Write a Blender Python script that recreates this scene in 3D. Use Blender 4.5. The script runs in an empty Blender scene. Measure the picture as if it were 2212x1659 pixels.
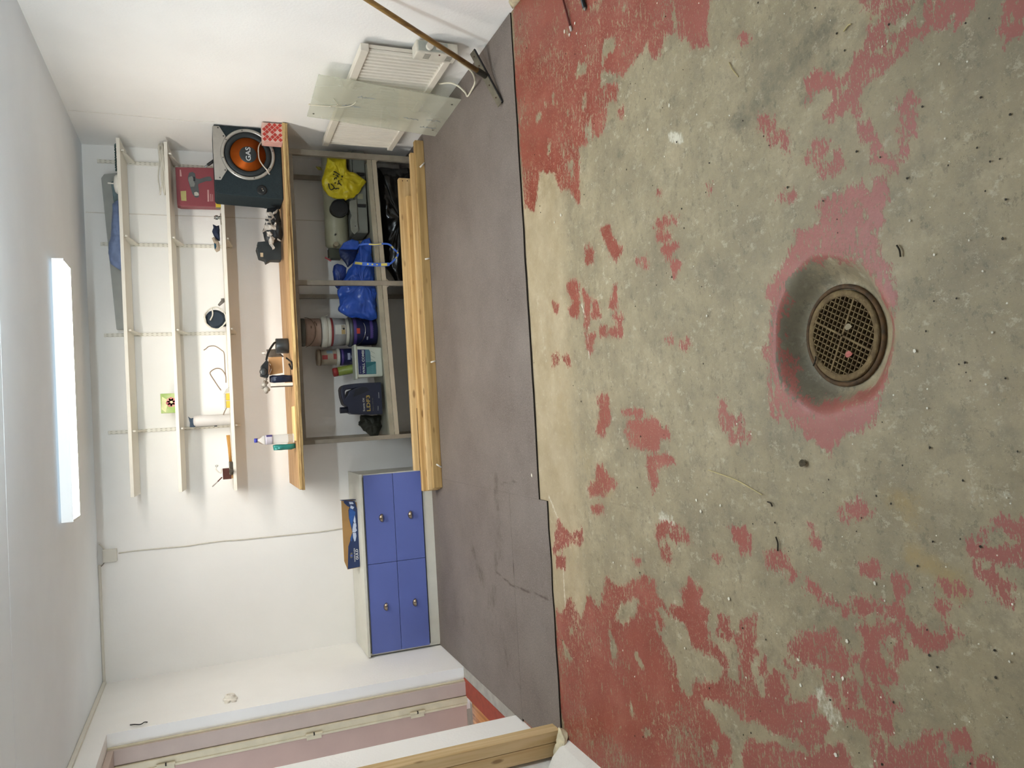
import bpy, bmesh, math, random
import numpy as np
from mathutils import Vector, Matrix, noise
from math import pi, sin, cos, sqrt, radians

# ------------------------------------------------------------------ camera
scene = bpy.context.scene
CAMZ = 1.5495
FPX, PITCH, YAW, ROLL = 1654.1, .37935, .03745, .04498
_fw = Vector((sin(YAW)*cos(PITCH), cos(YAW)*cos(PITCH), -sin(PITCH)))
_rt = Vector((cos(YAW), -sin(YAW), 0.0))
_dn = _fw.cross(_rt)
_R = cos(ROLL)*_rt + sin(ROLL)*_dn
_D = -sin(ROLL)*_rt + cos(ROLL)*_dn
cam_data = bpy.data.cameras.new('camera')
cam_data.sensor_fit = 'HORIZONTAL'
cam_data.sensor_width = 36.0
cam_data.lens = 36.0*FPX/2212.0
cam_data.clip_start = 0.02
cam = bpy.data.objects.new('camera', cam_data)
scene.collection.objects.link(cam)
# the phone was held upright and the picture lies on its side: image right = down in the room
m3 = Matrix((_D, _R, -_fw)).transposed()
cam.matrix_world = Matrix.Translation((0, 0, CAMZ)) @ m3.to_4x4()
scene.camera = cam

# ------------------------------------------------------------------ world, exposure
world = bpy.data.worlds.new('world'); scene.world = world
world.use_nodes = True
world.node_tree.nodes['Background'].inputs[0].default_value = (.55, .62, .7, 1)
world.node_tree.nodes['Background'].inputs[1].default_value = 1.0
scene.view_settings.view_transform = 'Standard'
scene.view_settings.look = 'None'
scene.view_settings.gamma = 1.0
scene.view_settings.use_curve_mapping = False
scene.view_settings.exposure = 1.5
LAMP_NEAR_WALL = 14.0
LAMP_NEAR_DOOR = 46.0
WARM = (1.0, .945, .86)
COOL = (.84, .95, 1.0)

# ------------------------------------------------------------------ helpers
C = scene.collection
DW, XR, XL, HC = 6.063, 2.063, -1.7175, 2.30      # back wall, right wall, left wall, ceiling
CAM = Vector((0, 0, CAMZ))
def ray(px, py): return _R*((829.5-py)/FPX) + _D*((px-1106)/FPX) + _fw
def _pl(px, py, ax, v):
    d = ray(px, py); t = (v-CAM[ax])/d[ax]; return CAM + t*d
def aX(px, py, v): return _pl(px, py, 0, v)
def aY(px, py, v): return _pl(px, py, 1, v)
def aZ(px, py, v): return _pl(px, py, 2, v)
def zoomY(o, s, pts, y):
    "points read in an enlarged crop of the photo -> (x, z) on the upright plane at depth y"
    r = []
    for a, b in pts:
        p = aY(o[0]+a/s, o[1]+b/s, y); r.append((p.x, p.z))
    return r

def lin(h):
    if isinstance(h, (tuple, list)): return tuple(h[:3])
    h = h.lstrip('#'); v = [int(h[i:i+2], 16)/255 for i in (0, 2, 4)]
    return tuple(c/12.92 if c <= .04045 else ((c+.055)/1.055)**2.4 for c in v)

MATS = {}
def nd(nt, t, **kw):
    n = nt.nodes.new(t)
    for k, v in kw.items():
        if k in n.inputs: n.inputs[k].default_value = v
        else: setattr(n, k, v)
    return n
def mat(name, col, rough=.6, metal=0., var=.12, scale=14., bump=0., bscale=60., spec=.4, col2=None,
        stretch=(1, 1, 1), coat=0., alpha=1., trans=0., ior=1.45, sheen=0.):
    "principled material, colour broken up by object-space noise"
    if name in MATS: return MATS[name]
    m = bpy.data.materials.new(name); m.use_nodes = True; nt = m.node_tree
    b = nt.nodes['Principled BSDF']; L = nt.links.new
    c = lin(col)
    tc = nd(nt, 'ShaderNodeTexCoord'); mp = nd(nt, 'ShaderNodeMapping'); mp.inputs['Scale'].default_value = stretch
    L(tc.outputs['Object'], mp.inputs['Vector'])
    n = nd(nt, 'ShaderNodeTexNoise'); n.inputs['Scale'].default_value = scale; n.inputs['Detail'].default_value = 5
    L(mp.outputs[0], n.inputs['Vector'])
    r = nd(nt, 'ShaderNodeValToRGB')
    e = r.color_ramp.elements
    lo = lin(col2) if col2 else tuple(x*(1-var) for x in c)
    hi = c if col2 else tuple(min(1, x*(1+var)) for x in c)
    e[0].position, e[1].position = .32, .68
    e[0].color = (*lo, 1); e[1].color = (*hi, 1)
    L(n.outputs['Fac'], r.inputs[0]); L(r.outputs[0], b.inputs['Base Color'])
    b.inputs['Roughness'].default_value = rough; b.inputs['Metallic'].default_value = metal
    b.inputs['Specular IOR Level'].default_value = spec
    b.inputs['Coat Weight'].default_value = coat; b.inputs['Alpha'].default_value = alpha
    b.inputs['Transmission Weight'].default_value = trans; b.inputs['IOR'].default_value = ior
    if bump:
        n2 = nd(nt, 'ShaderNodeTexNoise'); n2.inputs['Scale'].default_value = bscale; n2.inputs['Detail'].default_value = 4
        L(mp.outputs[0], n2.inputs['Vector'])
        bp = nd(nt, 'ShaderNodeBump'); bp.inputs['Strength'].default_value = bump; bp.inputs['Distance'].default_value = .01
        L(n2.outputs['Fac'], bp.inputs['Height']); L(bp.outputs[0], b.inputs['Normal'])
    MATS[name] = m; return m
def wood(name, light, dark, axis=0, knots=True, rough=.62, grain=1.):
    "pine: grain along one axis, darker growth bands, a few knots"
    if name in MATS: return MATS[name]
    m = bpy.data.materials.new(name); m.use_nodes = True; nt = m.node_tree
    b = nt.nodes['Principled BSDF']; L = nt.links.new
    tc = nd(nt, 'ShaderNodeTexCoord'); mp = nd(nt, 'ShaderNodeMapping')
    s = [34*grain, 34*grain, 34*grain]; s[axis] = 1.6; mp.inputs['Scale'].default_value = s
    L(tc.outputs['Object'], mp.inputs['Vector'])
    n = nd(nt, 'ShaderNodeTexNoise'); n.inputs['Scale'].default_value = 1.; n.inputs['Detail'].default_value = 6; n.inputs['Distortion'].default_value = .6
    L(mp.outputs[0], n.inputs['Vector'])
    r = nd(nt, 'ShaderNodeValToRGB'); e = r.color_ramp.elements
    e[0].position, e[1].position = .36, .62; e[0].color = (*lin(dark), 1); e[1].color = (*lin(light), 1)
    L(n.outputs['Fac'], r.inputs[0])
    out = r.outputs[0]
    if knots:
        mp2 = nd(nt, 'ShaderNodeMapping'); s2 = [14, 14, 14]; s2[axis] = 4.5; mp2.inputs['Scale'].default_value = s2
        L(tc.outputs['Object'], mp2.inputs['Vector'])
        v = nd(nt, 'ShaderNodeTexVoronoi'); v.inputs['Scale'].default_value = 1.
        L(mp2.outputs[0], v.inputs['Vector'])
        mr = nd(nt, 'ShaderNodeMapRange'); mr.inputs[1].default_value = .09; mr.inputs[2].default_value = .17
        mr.inputs[3].default_value = .75; mr.inputs[4].default_value = 0.
        L(v.outputs['Distance'], mr.inputs[0])
        mx = nd(nt, 'ShaderNodeMix', data_type='RGBA')
        L(mr.outputs[0], mx.inputs[0]); L(out, mx.inputs[6])
        d = lin(dark); mx.inputs[7].default_value = (d[0]*.35, d[1]*.28, d[2]*.2, 1)
        out = mx.outputs[2]
    L(out, b.inputs['Base Color']); b.inputs['Roughness'].default_value = rough; b.inputs['Specular IOR Level'].default_value = .3
    bp = nd(nt, 'ShaderNodeBump'); bp.inputs['Strength'].default_value = .25; bp.inputs['Distance'].default_value = .004
    L(n.outputs['Fac'], bp.inputs['Height']); L(bp.outputs[0], b.inputs['Normal'])
    MATS[name] = m; return m
def emis(name, col, s):
    if name in MATS: return MATS[name]
    m = bpy.data.materials.new(name); m.use_nodes = True; nt = m.node_tree
    b = nt.nodes['Principled BSDF']; b.inputs['Base Color'].default_value = (.9, .9, .9, 1)
    b.inputs['Emission Color'].default_value = (*col, 1); b.inputs['Emission Strength'].default_value = s
    MATS[name] = m; return m

class MB:
    "collects shapes in world coordinates; build() links them as one mesh object"
    def __init__(s): s.v = []; s.f = []
    def add(s, vs, fs):
        o = len(s.v); s.v += [Vector(v) for v in vs]; s.f += [[i+o for i in f] for f in fs]; return s
    def box(s, x0, x1, y0, y1, z0, z1):
        return s.add([(x0,y0,z0),(x1,y0,z0),(x1,y1,z0),(x0,y1,z0),(x0,y0,z1),(x1,y0,z1),(x1,y1,z1),(x0,y1,z1)],
                     [(3,2,1,0),(4,5,6,7),(0,1,5,4),(1,2,6,5),(2,3,7,6),(3,0,4,7)])
    def hexa(s, bot, top):
        return s.add(list(bot)+list(top), [(3,2,1,0),(4,5,6,7),(0,1,5,4),(1,2,6,5),(2,3,7,6),(3,0,4,7)])
    def bar(s, a, b, w, h, up=(0, 0, 1)):
        a = Vector(a); b = Vector(b); t = (b-a).normalized(); u = Vector(up)
        sd = t.cross(u).normalized()*w/2; u = sd.cross(t).normalized()*h/2
        return s.hexa([a-sd-u, a+sd-u, b+sd-u, b-sd-u], [a-sd+u, a+sd+u, b+sd+u, b-sd+u])
    def tube(s, pts, r, n=8, closed=False, cap=True):
        pts = [Vector(p) for p in pts]; N = len(pts); rs = r if isinstance(r, (list, tuple)) else [r]*N
        vs = []; prev = None
        for i, p in enumerate(pts):
            if closed: t = pts[(i+1) % N]-pts[i-1]
            else: t = pts[min(i+1, N-1)]-pts[max(i-1, 0)]
            t.normalize()
            if prev is None:
                u = t.cross(Vector((0, 0, 1)))
                if u.length < .05: u = t.cross(Vector((1, 0, 0)))
            else: u = prev - t*prev.dot(t)
            u.normalize(); prev = u.copy(); w = t.cross(u)
            vs += [p+rs[i]*(cos(2*pi*k/n)*u+sin(2*pi*k/n)*w) for k in range(n)]
        fs = []
        for i in range(N if closed else N-1):
            a = i*n; b = ((i+1) % N)*n
            fs += [(a+k, a+(k+1) % n, b+(k+1) % n, b+k) for k in range(n)]
        if cap and not closed: fs += [tuple(range(n))[::-1], tuple((N-1)*n+k for k in range(n))]
        return s.add(vs, fs)
    def lathe(s, prof, c, n=32, a0=0, a1=2*pi, axis=(0, 0, 1)):
        "prof = (radius, height) list, turned about axis through c"
        ax = Vector(axis).normalized()
        if abs(ax.z) > .9999: u, w = Vector((1, 0, 0)), Vector((0, 1, 0))
        else: u = ax.cross(Vector((0, 0, 1))).normalized(); w = ax.cross(u)
        full = abs(a1-a0-2*pi) < 1e-6; cols = n if full else n+1; c = Vector(c)
        vs = []; 
        for r, h in prof:
            for k in range(cols):
                a = a0+(a1-a0)*k/n; vs.append(c+ax*h+r*(cos(a)*u+sin(a)*w))
        fs = []
        for i in range(len(prof)-1):
            for k in range(n):
                k2 = (k+1) % cols
                fs.append((i*cols+k, i*cols+k2, (i+1)*cols+k2, (i+1)*cols+k))
        if full:
            if prof[0][0] > 1e-6: fs.append(tuple(range(cols))[::-1])
            if prof[-1][0] > 1e-6: fs.append(tuple((len(prof)-1)*cols+k for k in range(cols)))
        return s.add(vs, fs)
    def prism(s, poly, y0, y1, holes=(), axis='y', taper=None):
        "extrude an (a, b) outline; axis y: (x, z) outline, x: (y, z), z: (x, y)"
        bm = bmesh.new(); es = []
        for lp in [poly]+list(holes):
            vv = [bm.verts.new((p[0], p[1], 0)) for p in lp]
            es += [bm.edges.new((vv[i], vv[(i+1) % len(vv)])) for i in range(len(vv))]
        bmesh.ops.triangle_fill(bm, use_beauty=True, use_dissolve=False, edges=es)
        if not bm.faces: bm.free(); return s
        bm.verts.index_update(); n = len(bm.verts)
        P = [(v.co.x, v.co.y) for v in bm.verts]; F = [[v.index for v in f.verts] for f in bm.faces]
        bd = [(e.verts[0].index, e.verts[1].index) for e in bm.edges if len(e.link_faces) == 1]
        bm.free()
        def mk(p, d): return {'y': (p[0], d, p[1]), 'x': (d, p[0], p[1]), 'z': (p[0], p[1], d)}[axis]
        vs = [mk(p, y0) for p in P]+[mk(p, y1) for p in P]
        fs = F+[[i+n for i in f][::-1] for f in F]+[(a, b, b+n, a+n) for a, b in bd]
        return s.add(vs, fs)
    def lump(s, poly, y, depth, crumple=.01, freq=18., rings=9, res=72, seed=0, back=.6, zmin=None, ymax=None):
        "a soft bag or rag: an (x, z) outline swollen towards and away from the viewer, with creases"
        P = [Vector((a, b)) for a, b in poly]; seg = []; tot = 0
        for i in range(len(P)):
            l = (P[(i+1) % len(P)]-P[i]).length; seg.append((tot, l, i)); tot += l
        out = []
        for k in range(res):
            d = tot*k/res
            for st, l, i in seg:
                if st <= d < st+l+1e-9: out.append(P[i].lerp(P[(i+1) % len(P)], (d-st)/max(l, 1e-9))); break
        cx = sum((p.x for p in out))/len(out); cz = sum((p.y for p in out))/len(out); cc = Vector((cx, cz))
        vs = []; fs = []; n = len(out)
        def put(p, d):
            q = Vector((p.x, y+d, p.y)); w = q*freq+Vector((seed*7.3, seed*3.1, seed))
            k = noise.noise(w)*1.0+abs(noise.noise(w*2.3))*.7-.2
            q += Vector((noise.noise(w+Vector((9, 0, 0)))*.5, -k if d <= 0 else k, noise.noise(w+Vector((0, 9, 0)))*.5))*crumple
            if zmin is not None: q.z = max(q.z, zmin)
            if ymax is not None: q.y = min(q.y, ymax)
            vs.append(q)
        for side in (-1, 1):
            for r in range(rings):
                t = (r/(rings))*pi/2
                if side == 1 and r == 0: continue
                for p in out:
                    put(cc+(p-cc)*cos(t)**.8, side*(depth if side < 0 else depth*back)*sin(t))
            put(cc, side*(depth if side < 0 else depth*back))
        # faces: front rings 0..rings-1 then centre, back rings 1..
        for r in range(rings-1):
            for k in range(n): fs.append((r*n+k, r*n+(k+1) % n, (r+1)*n+(k+1) % n, (r+1)*n+k))
        cf = rings*n
        for k in range(n): fs.append(((rings-1)*n+k, (rings-1)*n+(k+1) % n, cf))
        b0 = cf+1
        for k in range(n): fs.append((k, b0+k, b0+(k+1) % n, (k+1) % n))
        for r in range(rings-2):
            for k in range(n): fs.append((b0+r*n+k, b0+(r+1)*n+k, b0+(r+1)*n+(k+1) % n, b0+r*n+(k+1) % n))
        cb = b0+(rings-1)*n
        for k in range(n): fs.append((b0+(rings-2)*n+k, cb, b0+(rings-2)*n+(k+1) % n))
        return s.add(vs, fs)
    def xform(s, M): s.v = [M @ v for v in s.v]; return s
    def build(s, name, m, parent=None, smooth=False, bevel=0., seg=2, sub=0):
        if parent is not None: org = parent.matrix_world.translation if parent.get('_o') is None else Vector(parent['_o'])
        else:
            xs = [v.x for v in s.v]; ys = [v.y for v in s.v]; zs = [v.z for v in s.v]
            org = Vector(((min(xs)+max(xs))/2, (min(ys)+max(ys))/2, min(zs)))
        me = bpy.data.meshes.new(name)
        me.from_pydata([v-org for v in s.v], [], s.f); me.validate()
        bm = bmesh.new(); bm.from_mesh(me); bmesh.ops.recalc_face_normals(bm, faces=bm.faces)
        for f in bm.faces: f.smooth = smooth
        bm.to_mesh(me); bm.free()
        me.materials.append(m)
        o = bpy.data.objects.new(name, me); C.objects.link(o)
        if parent is not None: o.parent = parent; WO[o.name] = org
        else: o.location = org; WO[o.name] = org
        o['_o'] = tuple(org)
        if bevel:
            md = o.modifiers.new('bevel', 'BEVEL'); md.width = bevel; md.segments = seg; md.limit_method = 'ANGLE'; md.angle_limit = radians(35)
        if sub:
            md = o.modifiers.new('sub', 'SUBSURF'); md.levels = sub; md.render_levels = sub
        return o
WO = {}
def tag(o, label, cat, group=None, kind=None):
    o['label'] = label; o['category'] = cat
    if group: o['group'] = group
    if kind: o['kind'] = kind
    return o
def thing(name, label, cat, loc, group=None):
    o = bpy.data.objects.new(name, None); C.objects.link(o); o.location = loc; o.empty_display_size = .05
    o['_o'] = tuple(loc); return tag(o, label, cat, group)
def struct(o): o['kind'] = 'structure'; return o
def box(name, m, parent, x0, x1, y0, y1, z0, z1, bevel=0., smooth=False):
    return MB().box(min(x0,x1), max(x0,x1), min(y0,y1), max(y0,y1), min(z0,z1), max(z0,z1)).build(name, m, parent, smooth=smooth, bevel=bevel)
def text(name, s, x0, x1, z0, z1, y, m, parent, bold=.0, ext=.0006, M=None):
    "flat lettering facing the room (towards -y), fitted to a rectangle"
    cu = bpy.data.curves.new('t', 'FONT'); cu.body = s; cu.offset = bold; cu.resolution_u = 3
    ob = bpy.data.objects.new('t', cu); C.objects.link(ob)
    me = bpy.data.meshes.new_from_object(ob); bpy.data.objects.remove(ob); bpy.data.curves.remove(cu)
    vs = [v.co.copy() for v in me.vertices]; fs = [tuple(p.vertices) for p in me.polygons]; bpy.data.meshes.remove(me)
    ax0 = min(v.x for v in vs); ax1 = max(v.x for v in vs); ay0 = min(v.y for v in vs); ay1 = max(v.y for v in vs)
    b = MB(); b.add([(x0+(v.x-ax0)/(ax1-ax0)*(x1-x0), y, z0+(v.y-ay0)/(ay1-ay0)*(z1-z0)) for v in vs], fs)
    if M is not None: b.xform(M)
    return b.build(name, m, parent)
def bez(pts, n=8):
    "smooth curve through points (Catmull-Rom)"
    P = [Vector(p) for p in pts]; P = [P[0]*2-P[1]]+P+[P[-1]*2-P[-2]]; o = []
    for i in range(1, len(P)-2):
        for k in range(n):
            t = k/n; a, b, c, d = P[i-1:i+3]
            o.append(.5*((2*b)+(c-a)*t+(2*a-5*b+4*c-d)*t*t+(3*b-a-3*c+d)*t**3))
    o.append(P[-2]); return o
def rrect(x0, x1, z0, z1, r, n=4):
    o = []
    for cx, cz, a in ((x1-r, z1-r, 0), (x0+r, z1-r, pi/2), (x0+r, z0+r, pi), (x1-r, z0+r, 3*pi/2)):
        for k in range(n+1):
            t = a+pi/2*k/n; o.append((cx+r*cos(t), cz+r*sin(t)))
    return o
rnd = random.Random(4)
POS=[[2128,3537,1814,3575,1507,3577,1285,3566,1040,3559,989,3448,1167,3359,1096,3185,1005,3143,987,3057,894,2969,1129,2937,1123,2858,1196,2880,1219,2807,1130,2796,1118,2724,1195,2672,1249,2721,1208,2601,1247,2583,1280,2647,1295,2730,1381,2704,1276,2527,1300,2436,1318,2351,1250,2325,1239,2277,1303,2258,1272,2183,1218,2100,1179,2085,1147,2006,1219,2007,1305,1971],[982,1399,910,1359,915,1344,945,1331],[940,1321,906,1259,875,1266,876,1308,863,1338,840,1360,850,1390,882,1377,895,1345],[819,1266,789,1278,794,1297,779,1317,772,1337,768,1357,761,1399,741,1421,690,1432,721,1445,723,1495,712,1519,727,1529,763,1496,785,1506,799,1487,804,1448,832,1424,850,1390,835,1331,830,1279],[846,1596,857,1558,811,1503,793,1482,785,1506,826,1561,796,1589],[799,1232,852,1215,884,1216,829,1114,791,1125,788,1149,805,1197,800,1219],[844,1269,839,1251,806,1259,813,1269],[762,1042,782,1026,759,984,714,988,739,1033],[727,1052,707,988,699,1019,696,1039],[823,1790,820,1768,783,1736,752,1732,734,1682,678,1688,723,1707,733,1748,779,1765,789,1793],[681,1575,665,1541,639,1532,642,1555,631,1574,611,1570,592,1525,616,1516,613,1494,586,1491,575,1526,579,1567,624,1581,645,1616,652,1584],[663,1429,640,1389,616,1392,587,1369,569,1376,554,1357,543,1324,566,1308,593,1315,636,1302,655,1309,690,1278,662,1267,654,1286,629,1274,591,1278,582,1297,555,1300,525,1331,546,1368,568,1386,591,1379,613,1407,647,1430],[516,1464,515,1432,484,1440,474,1420,505,1397,491,1363,463,1366,452,1386,399,1391,397,1433,361,1405,321,1414,286,1382,268,1374,275,1413,322,1440,348,1480,353,1525,372,1594,362,1632,361,1697,333,1727,341,1768,364,1737,401,1686,440,1669,448,1605,448,1550,501,1581,506,1533],[559,1724,571,1699,555,1674,541,1675,561,1697],[444,1660,439,1614,398,1442,356,1407,324,1414,290,1380,227,1363,164,1382,84,1396,17,1419,-24,1446,-52,1456,-68,1485,-63,1817,7,1834,95,1815,131,1845,186,1801,257,1788,293,1809,318,1801,370,1726,410,1690],[-37,1760,-78,1655,-54,1586,-31,1520,-21,1459,-57,1441,-91,1481,-103,1558,-160,1612,-141,1644,-104,1693,-77,1745],[561,3135,569,3048,526,3020,409,3036,411,3104,446,3133,468,3078,546,3137],[514,2989,458,2917,346,2948,351,2987,443,2966],[439,2889,441,2858,381,2836,385,2911],[484,2695,429,2688,391,2707,399,2761],[359,2724,350,2658,277,2667,288,2762,308,2759,312,2676],[320,2859,332,2784,286,2805,299,2855],[313,2984,303,2892,229,2948,268,2974],[249,3346,255,3269,220,3283,201,3343],[232,3235,233,3163,191,3160,214,3211],[503,3309,480,3237,452,3259,474,3303],[32,2913,42,2822,-63,2807,-98,2855,-126,2873,-119,2933,-26,2890],[-71,2671,-66,2473,-98,2431,-98,2398,-128,2379,-135,2447,-179,2464,-175,2558,-164,2657,-111,2690],[-30,2706,-27,2540,-46,2554,-40,2694],[-206,2537,-204,2467,-195,2398,-212,2357,-234,2436,-255,2484,-298,2478,-332,2511,-276,2534],[-264,2952,-262,2906,-289,2880,-325,2785,-375,2906,-393,3032,-364,3044,-322,2960],[-10,2072,-11,2046,-54,2051,-71,1969,-103,1964,-124,1934,-140,2009,-146,2035,-108,2039,-76,2079],[-475,2499,-443,2439,-455,2333,-488,2316,-497,2380,-466,2419,-509,2469,-509,2515],[-437,2050,-413,1989,-442,1968,-468,1971,-469,2011,-457,2043],[-542,3383,-562,3348,-599,3262,-560,3136,-621,3144,-623,3266,-668,3363,-707,3465,-637,3435],[-443,3023,-427,2928,-455,2917,-464,3010],[201,2262,200,2222,175,2230,181,2264],[228,2348,225,2316,205,2324],[-547,2479,-540,2428,-561,2425,-569,2476],[739,2789,721,2719,659,2686,605,2625,583,2682,618,2719],[649,2375,657,2308,632,2237,623,2345],[623,2367,596,2283,572,2307,593,2371],[551,2348,554,2257,535,2249,513,2314],[693,2932,655,2860,610,2881,622,2942],[543,2518,543,2458,505,2456],[497,2295,479,2235,440,2280],[1149,2589,1144,2550,1120,2566],[1090,1836,1076,1807,1057,1817,1071,1835],[698,2061,690,2034,674,2045],[757,2351,751,2330,730,2343],[-992,3467,-1008,3407,-898,3306,-984,3203,-849,3100,-892,3010,-740,2920,-760,2816,-704,2685,-678,2612,-679,2550,-730,2540,-749,2488,-784,2546,-832,2498,-860,2566,-915,2508,-960,2441,-1056,2422,-1054,2349,-996,2319,-959,2182,-899,2134,-854,2196,-864,2313,-804,2335,-775,2399,-744,2337,-687,2355,-629,2310,-655,2244,-701,2263,-722,2211,-762,2247,-791,2215,-833,2255,-831,2168,-857,2129,-920,2136,-933,2050,-919,1973,-958,1977,-1011,2090,-1001,2120,-1007,2187,-1026,2277,-1071,2300,-1078,2212,-1115,2199,-1130,2142,-1164,2138,-1281,2175,-1761,3310,-1688,3416,-1486,3475,-1265,3497],[-725,2156,-716,2114,-740,2108,-765,2087,-772,2056,-789,2122,-783,2162],[-724,2043,-683,1971,-725,1983,-768,2002,-798,1969,-801,2036,-765,2048],[-770,2480,-741,2346,-773,2341,-787,2431],[-424,2058,-421,1995,-456,1969,-487,1980,-463,2015],[-491,2511,-444,2462,-460,2353,-486,2298,-502,2377,-470,2434,-519,2503],[-551,2486,-536,2422,-584,2437,-579,2479],[-728,3438,-712,3330,-764,3338,-773,3436],[-624,2687,-622,2639,-637,2653],[-530,2160,-520,2129,-539,2135],[-724,2041,-686,1974,-767,1983,-817,1997,-832,2052],[-904,2060,-887,2004,-935,1975,-915,1931,-918,1890,-898,1811,-862,1735,-902,1718,-913,1691,-963,1717,-976,1753,-1011,1764,-996,1821,-1009,1900,-1005,1982,-1031,2073],[-838,2053,-827,2016,-893,2005,-910,2060],[-856,1958,-805,1936,-854,1933],[-833,1898,-835,1850,-877,1847,-918,1906,-903,1946],[-687,1753,-645,1632,-684,1623,-714,1588,-758,1624,-751,1669,-776,1685,-751,1703,-758,1746,-769,1805,-730,1817],[-624,1555,-593,1464,-585,1431,-604,1416,-611,1466,-637,1497,-675,1500,-710,1447,-727,1444,-736,1472,-747,1554,-717,1533,-708,1569,-663,1522,-643,1538],[-569,1402,-578,1313,-596,1300,-617,1350,-615,1391],[-643,1447,-631,1419,-658,1421,-672,1438],[-794,1680,-784,1646,-812,1642,-842,1658,-825,1683],[-781,1619,-769,1581,-811,1578,-827,1611],[-770,1568,-768,1486,-785,1443,-810,1490,-817,1537,-791,1558],[-848,1632,-831,1538,-830,1481,-852,1466,-856,1517,-886,1549,-869,1566,-876,1629],[-887,1526,-900,1487,-882,1415,-840,1385,-809,1338,-842,1346,-855,1313,-944,1326,-1034,1534],[-1151,2068,-1092,2035,-1080,1973,-1043,1903,-1066,1866,-1027,1765,-968,1690,-960,1643,-992,1614,-1067,1609,-1273,2081],[-795,1303,-784,1257,-807,1254,-822,1287],[-843,1253,-824,1195,-850,1202,-871,1251],[-353,1222,-360,1181,-350,1143,-333,1072,-363,1074,-376,1162,-378,1200],[-296,1147,-284,1068,-325,1071,-324,1117],[-403,1206,-408,1164,-429,1130,-456,1130,-466,1161,-435,1162,-421,1195],[-505,1316,-497,1268,-510,1274,-519,1312],[-572,1307,-562,1264,-582,1280],[-463,1425,-469,1388,-503,1402,-508,1429,-488,1416],[-452,1526,-435,1478,-463,1481,-472,1505],[-533,1730,-531,1695,-559,1684,-556,1719],[-568,1678,-561,1644,-576,1645],[-572,1625,-569,1586,-591,1601],[-551,1572,-546,1523,-535,1410,-558,1412,-562,1490,-575,1550],[-473,1885,-462,1812,-500,1816,-519,1898],[-331,1589,-304,1561,-283,1510,-316,1490,-340,1577],[-515,1810,-514,1772,-538,1790],[-422,2008,-424,1973,-469,1973,-493,2016],[-449,1301,-449,1255,-465,1233,-466,1261],[-794,1839,-781,1792,-818,1810],[-369,1700,-393,1688,-426,1671,-419,1691],[-334,1196,-319,1169,-335,1175]]
NEG=[[1485,2888,1449,2799,1411,2819,1415,2930,1461,2932],[1486,2662,1443,2558,1398,2577,1397,2631,1368,2706,1441,2682],[1487,2526,1421,2446,1453,2517],[1355,2194,1337,2160,1289,2146,1268,2173,1304,2200],[1651,2726,1626,2672,1598,2704],[1448,3358,1430,3290,1380,3287,1397,3376],[1278,3253,1262,3208,1182,3229,1202,3265],[1341,2876,1336,2829,1253,2856,1277,2900],[1473,3168,1458,3133,1406,3149,1417,3176],[1469,3264,1439,3210,1415,3253],[1109,3057,1095,2991,1016,3002,1026,3035],[1692,2992,1680,2968,1641,2974,1658,3001],[793,1482,798,1454,775,1440,757,1480],[476,1457,466,1421,416,1426,453,1454],[478,1513,475,1485,449,1487,459,1509],[861,1240,875,1221,799,1232,809,1245],[824,1352,801,1320,792,1335],[362,1656,363,1573,339,1483,312,1439,267,1409,207,1398,153,1399,86,1419,5,1468,-21,1536,-36,1616,-21,1698,19,1738,85,1764,152,1790,201,1785,264,1750,314,1740,346,1701],[-769,2705,-784,2659,-840,2690,-915,2798,-897,2886,-822,2837],[-900,2927,-984,2898,-1037,2852,-1089,2898,-1073,2936,-978,2951],[-996,2746,-980,2707,-1041,2645,-1064,2659,-1043,2715],[-1028,3332,-1031,3283,-1078,3297,-1076,3347],[-1111,3430,-1142,3374,-1184,3312,-1224,3351,-1198,3416],[-1199,2796,-1240,2752,-1271,2768,-1273,2811],[-1298,2723,-1266,2649,-1284,2617,-1325,2679],[-1153,2246,-1137,2201,-1201,2209,-1210,2244],[-1205,2371,-1243,2342,-1252,2367],[-1284,2479,-1276,2428,-1333,2444,-1344,2486],[-1211,2450,-1243,2429,-1253,2455],[-789,2569,-812,2539,-867,2524,-841,2564]]
DIRT=[([800,2579,808,2255,811,1898],0.03,0.6),([839,1895,854,1787,911,1664,951,1504],0.09,1.0),([838,1499,806,1602],0.06,0.9),([224,2546,236,2265,247,1982],0.05,0.6),([976,2667,982,2574],0.05,0.8),([961,1659,1006,1565],0.12,0.6),([11,1940,-145,1810],0.1,0.5),([-249,1967,-344,1912],0.07,0.6),([-606,1761,-631,1642],0.12,0.6),([-376,1507,-385,1409],0.08,0.4),([1161,1929,1026,1769],0.08,0.5),([476,1385,376,1263],0.12,0.5),([544,1189,392,1095],0.15,0.4),([-171,3163,-202,3144],0.03,0.9),([-399,2310,-414,2929],0.01,0.7),([-401,2687,-503,2693],0.008,0.7),([-382,2004,-367,1684],0.02,0.5),([-417,1724,-393,1465],0.05,0.5),([332,1723,204,1755,27,1716],0.05,1.0),([141,1260,-71,1232],0.2,0.35)]
RUST=[([-273,1412,-301,1355],0.07,1.0),([-400,1358,-423,1298,-448,1264],0.06,1.2),([208,1424,95,1449],0.03,0.7),([-432,2811,-42,3243,523,3371],0.14,0.55),([-896,3216,-585,3270],0.12,0.5),([920,1371,884,1347],0.05,0.5)]
CHALK=[([927,2241,899,2188],0.03,1.2),([-432,2462,-442,2402],0.05,0.9),([-839,1713,-887,1666],0.06,0.8),([456,3007,356,2954,176,2969],0.008,1.3),([562,3478,233,3414],0.05,0.5),([-235,1212,-249,1128],0.05,0.5),([-429,3484,-553,3367,-949,3361],0.012,1.0),([-545,1933,-513,1789],0.02,0.5)]
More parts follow.
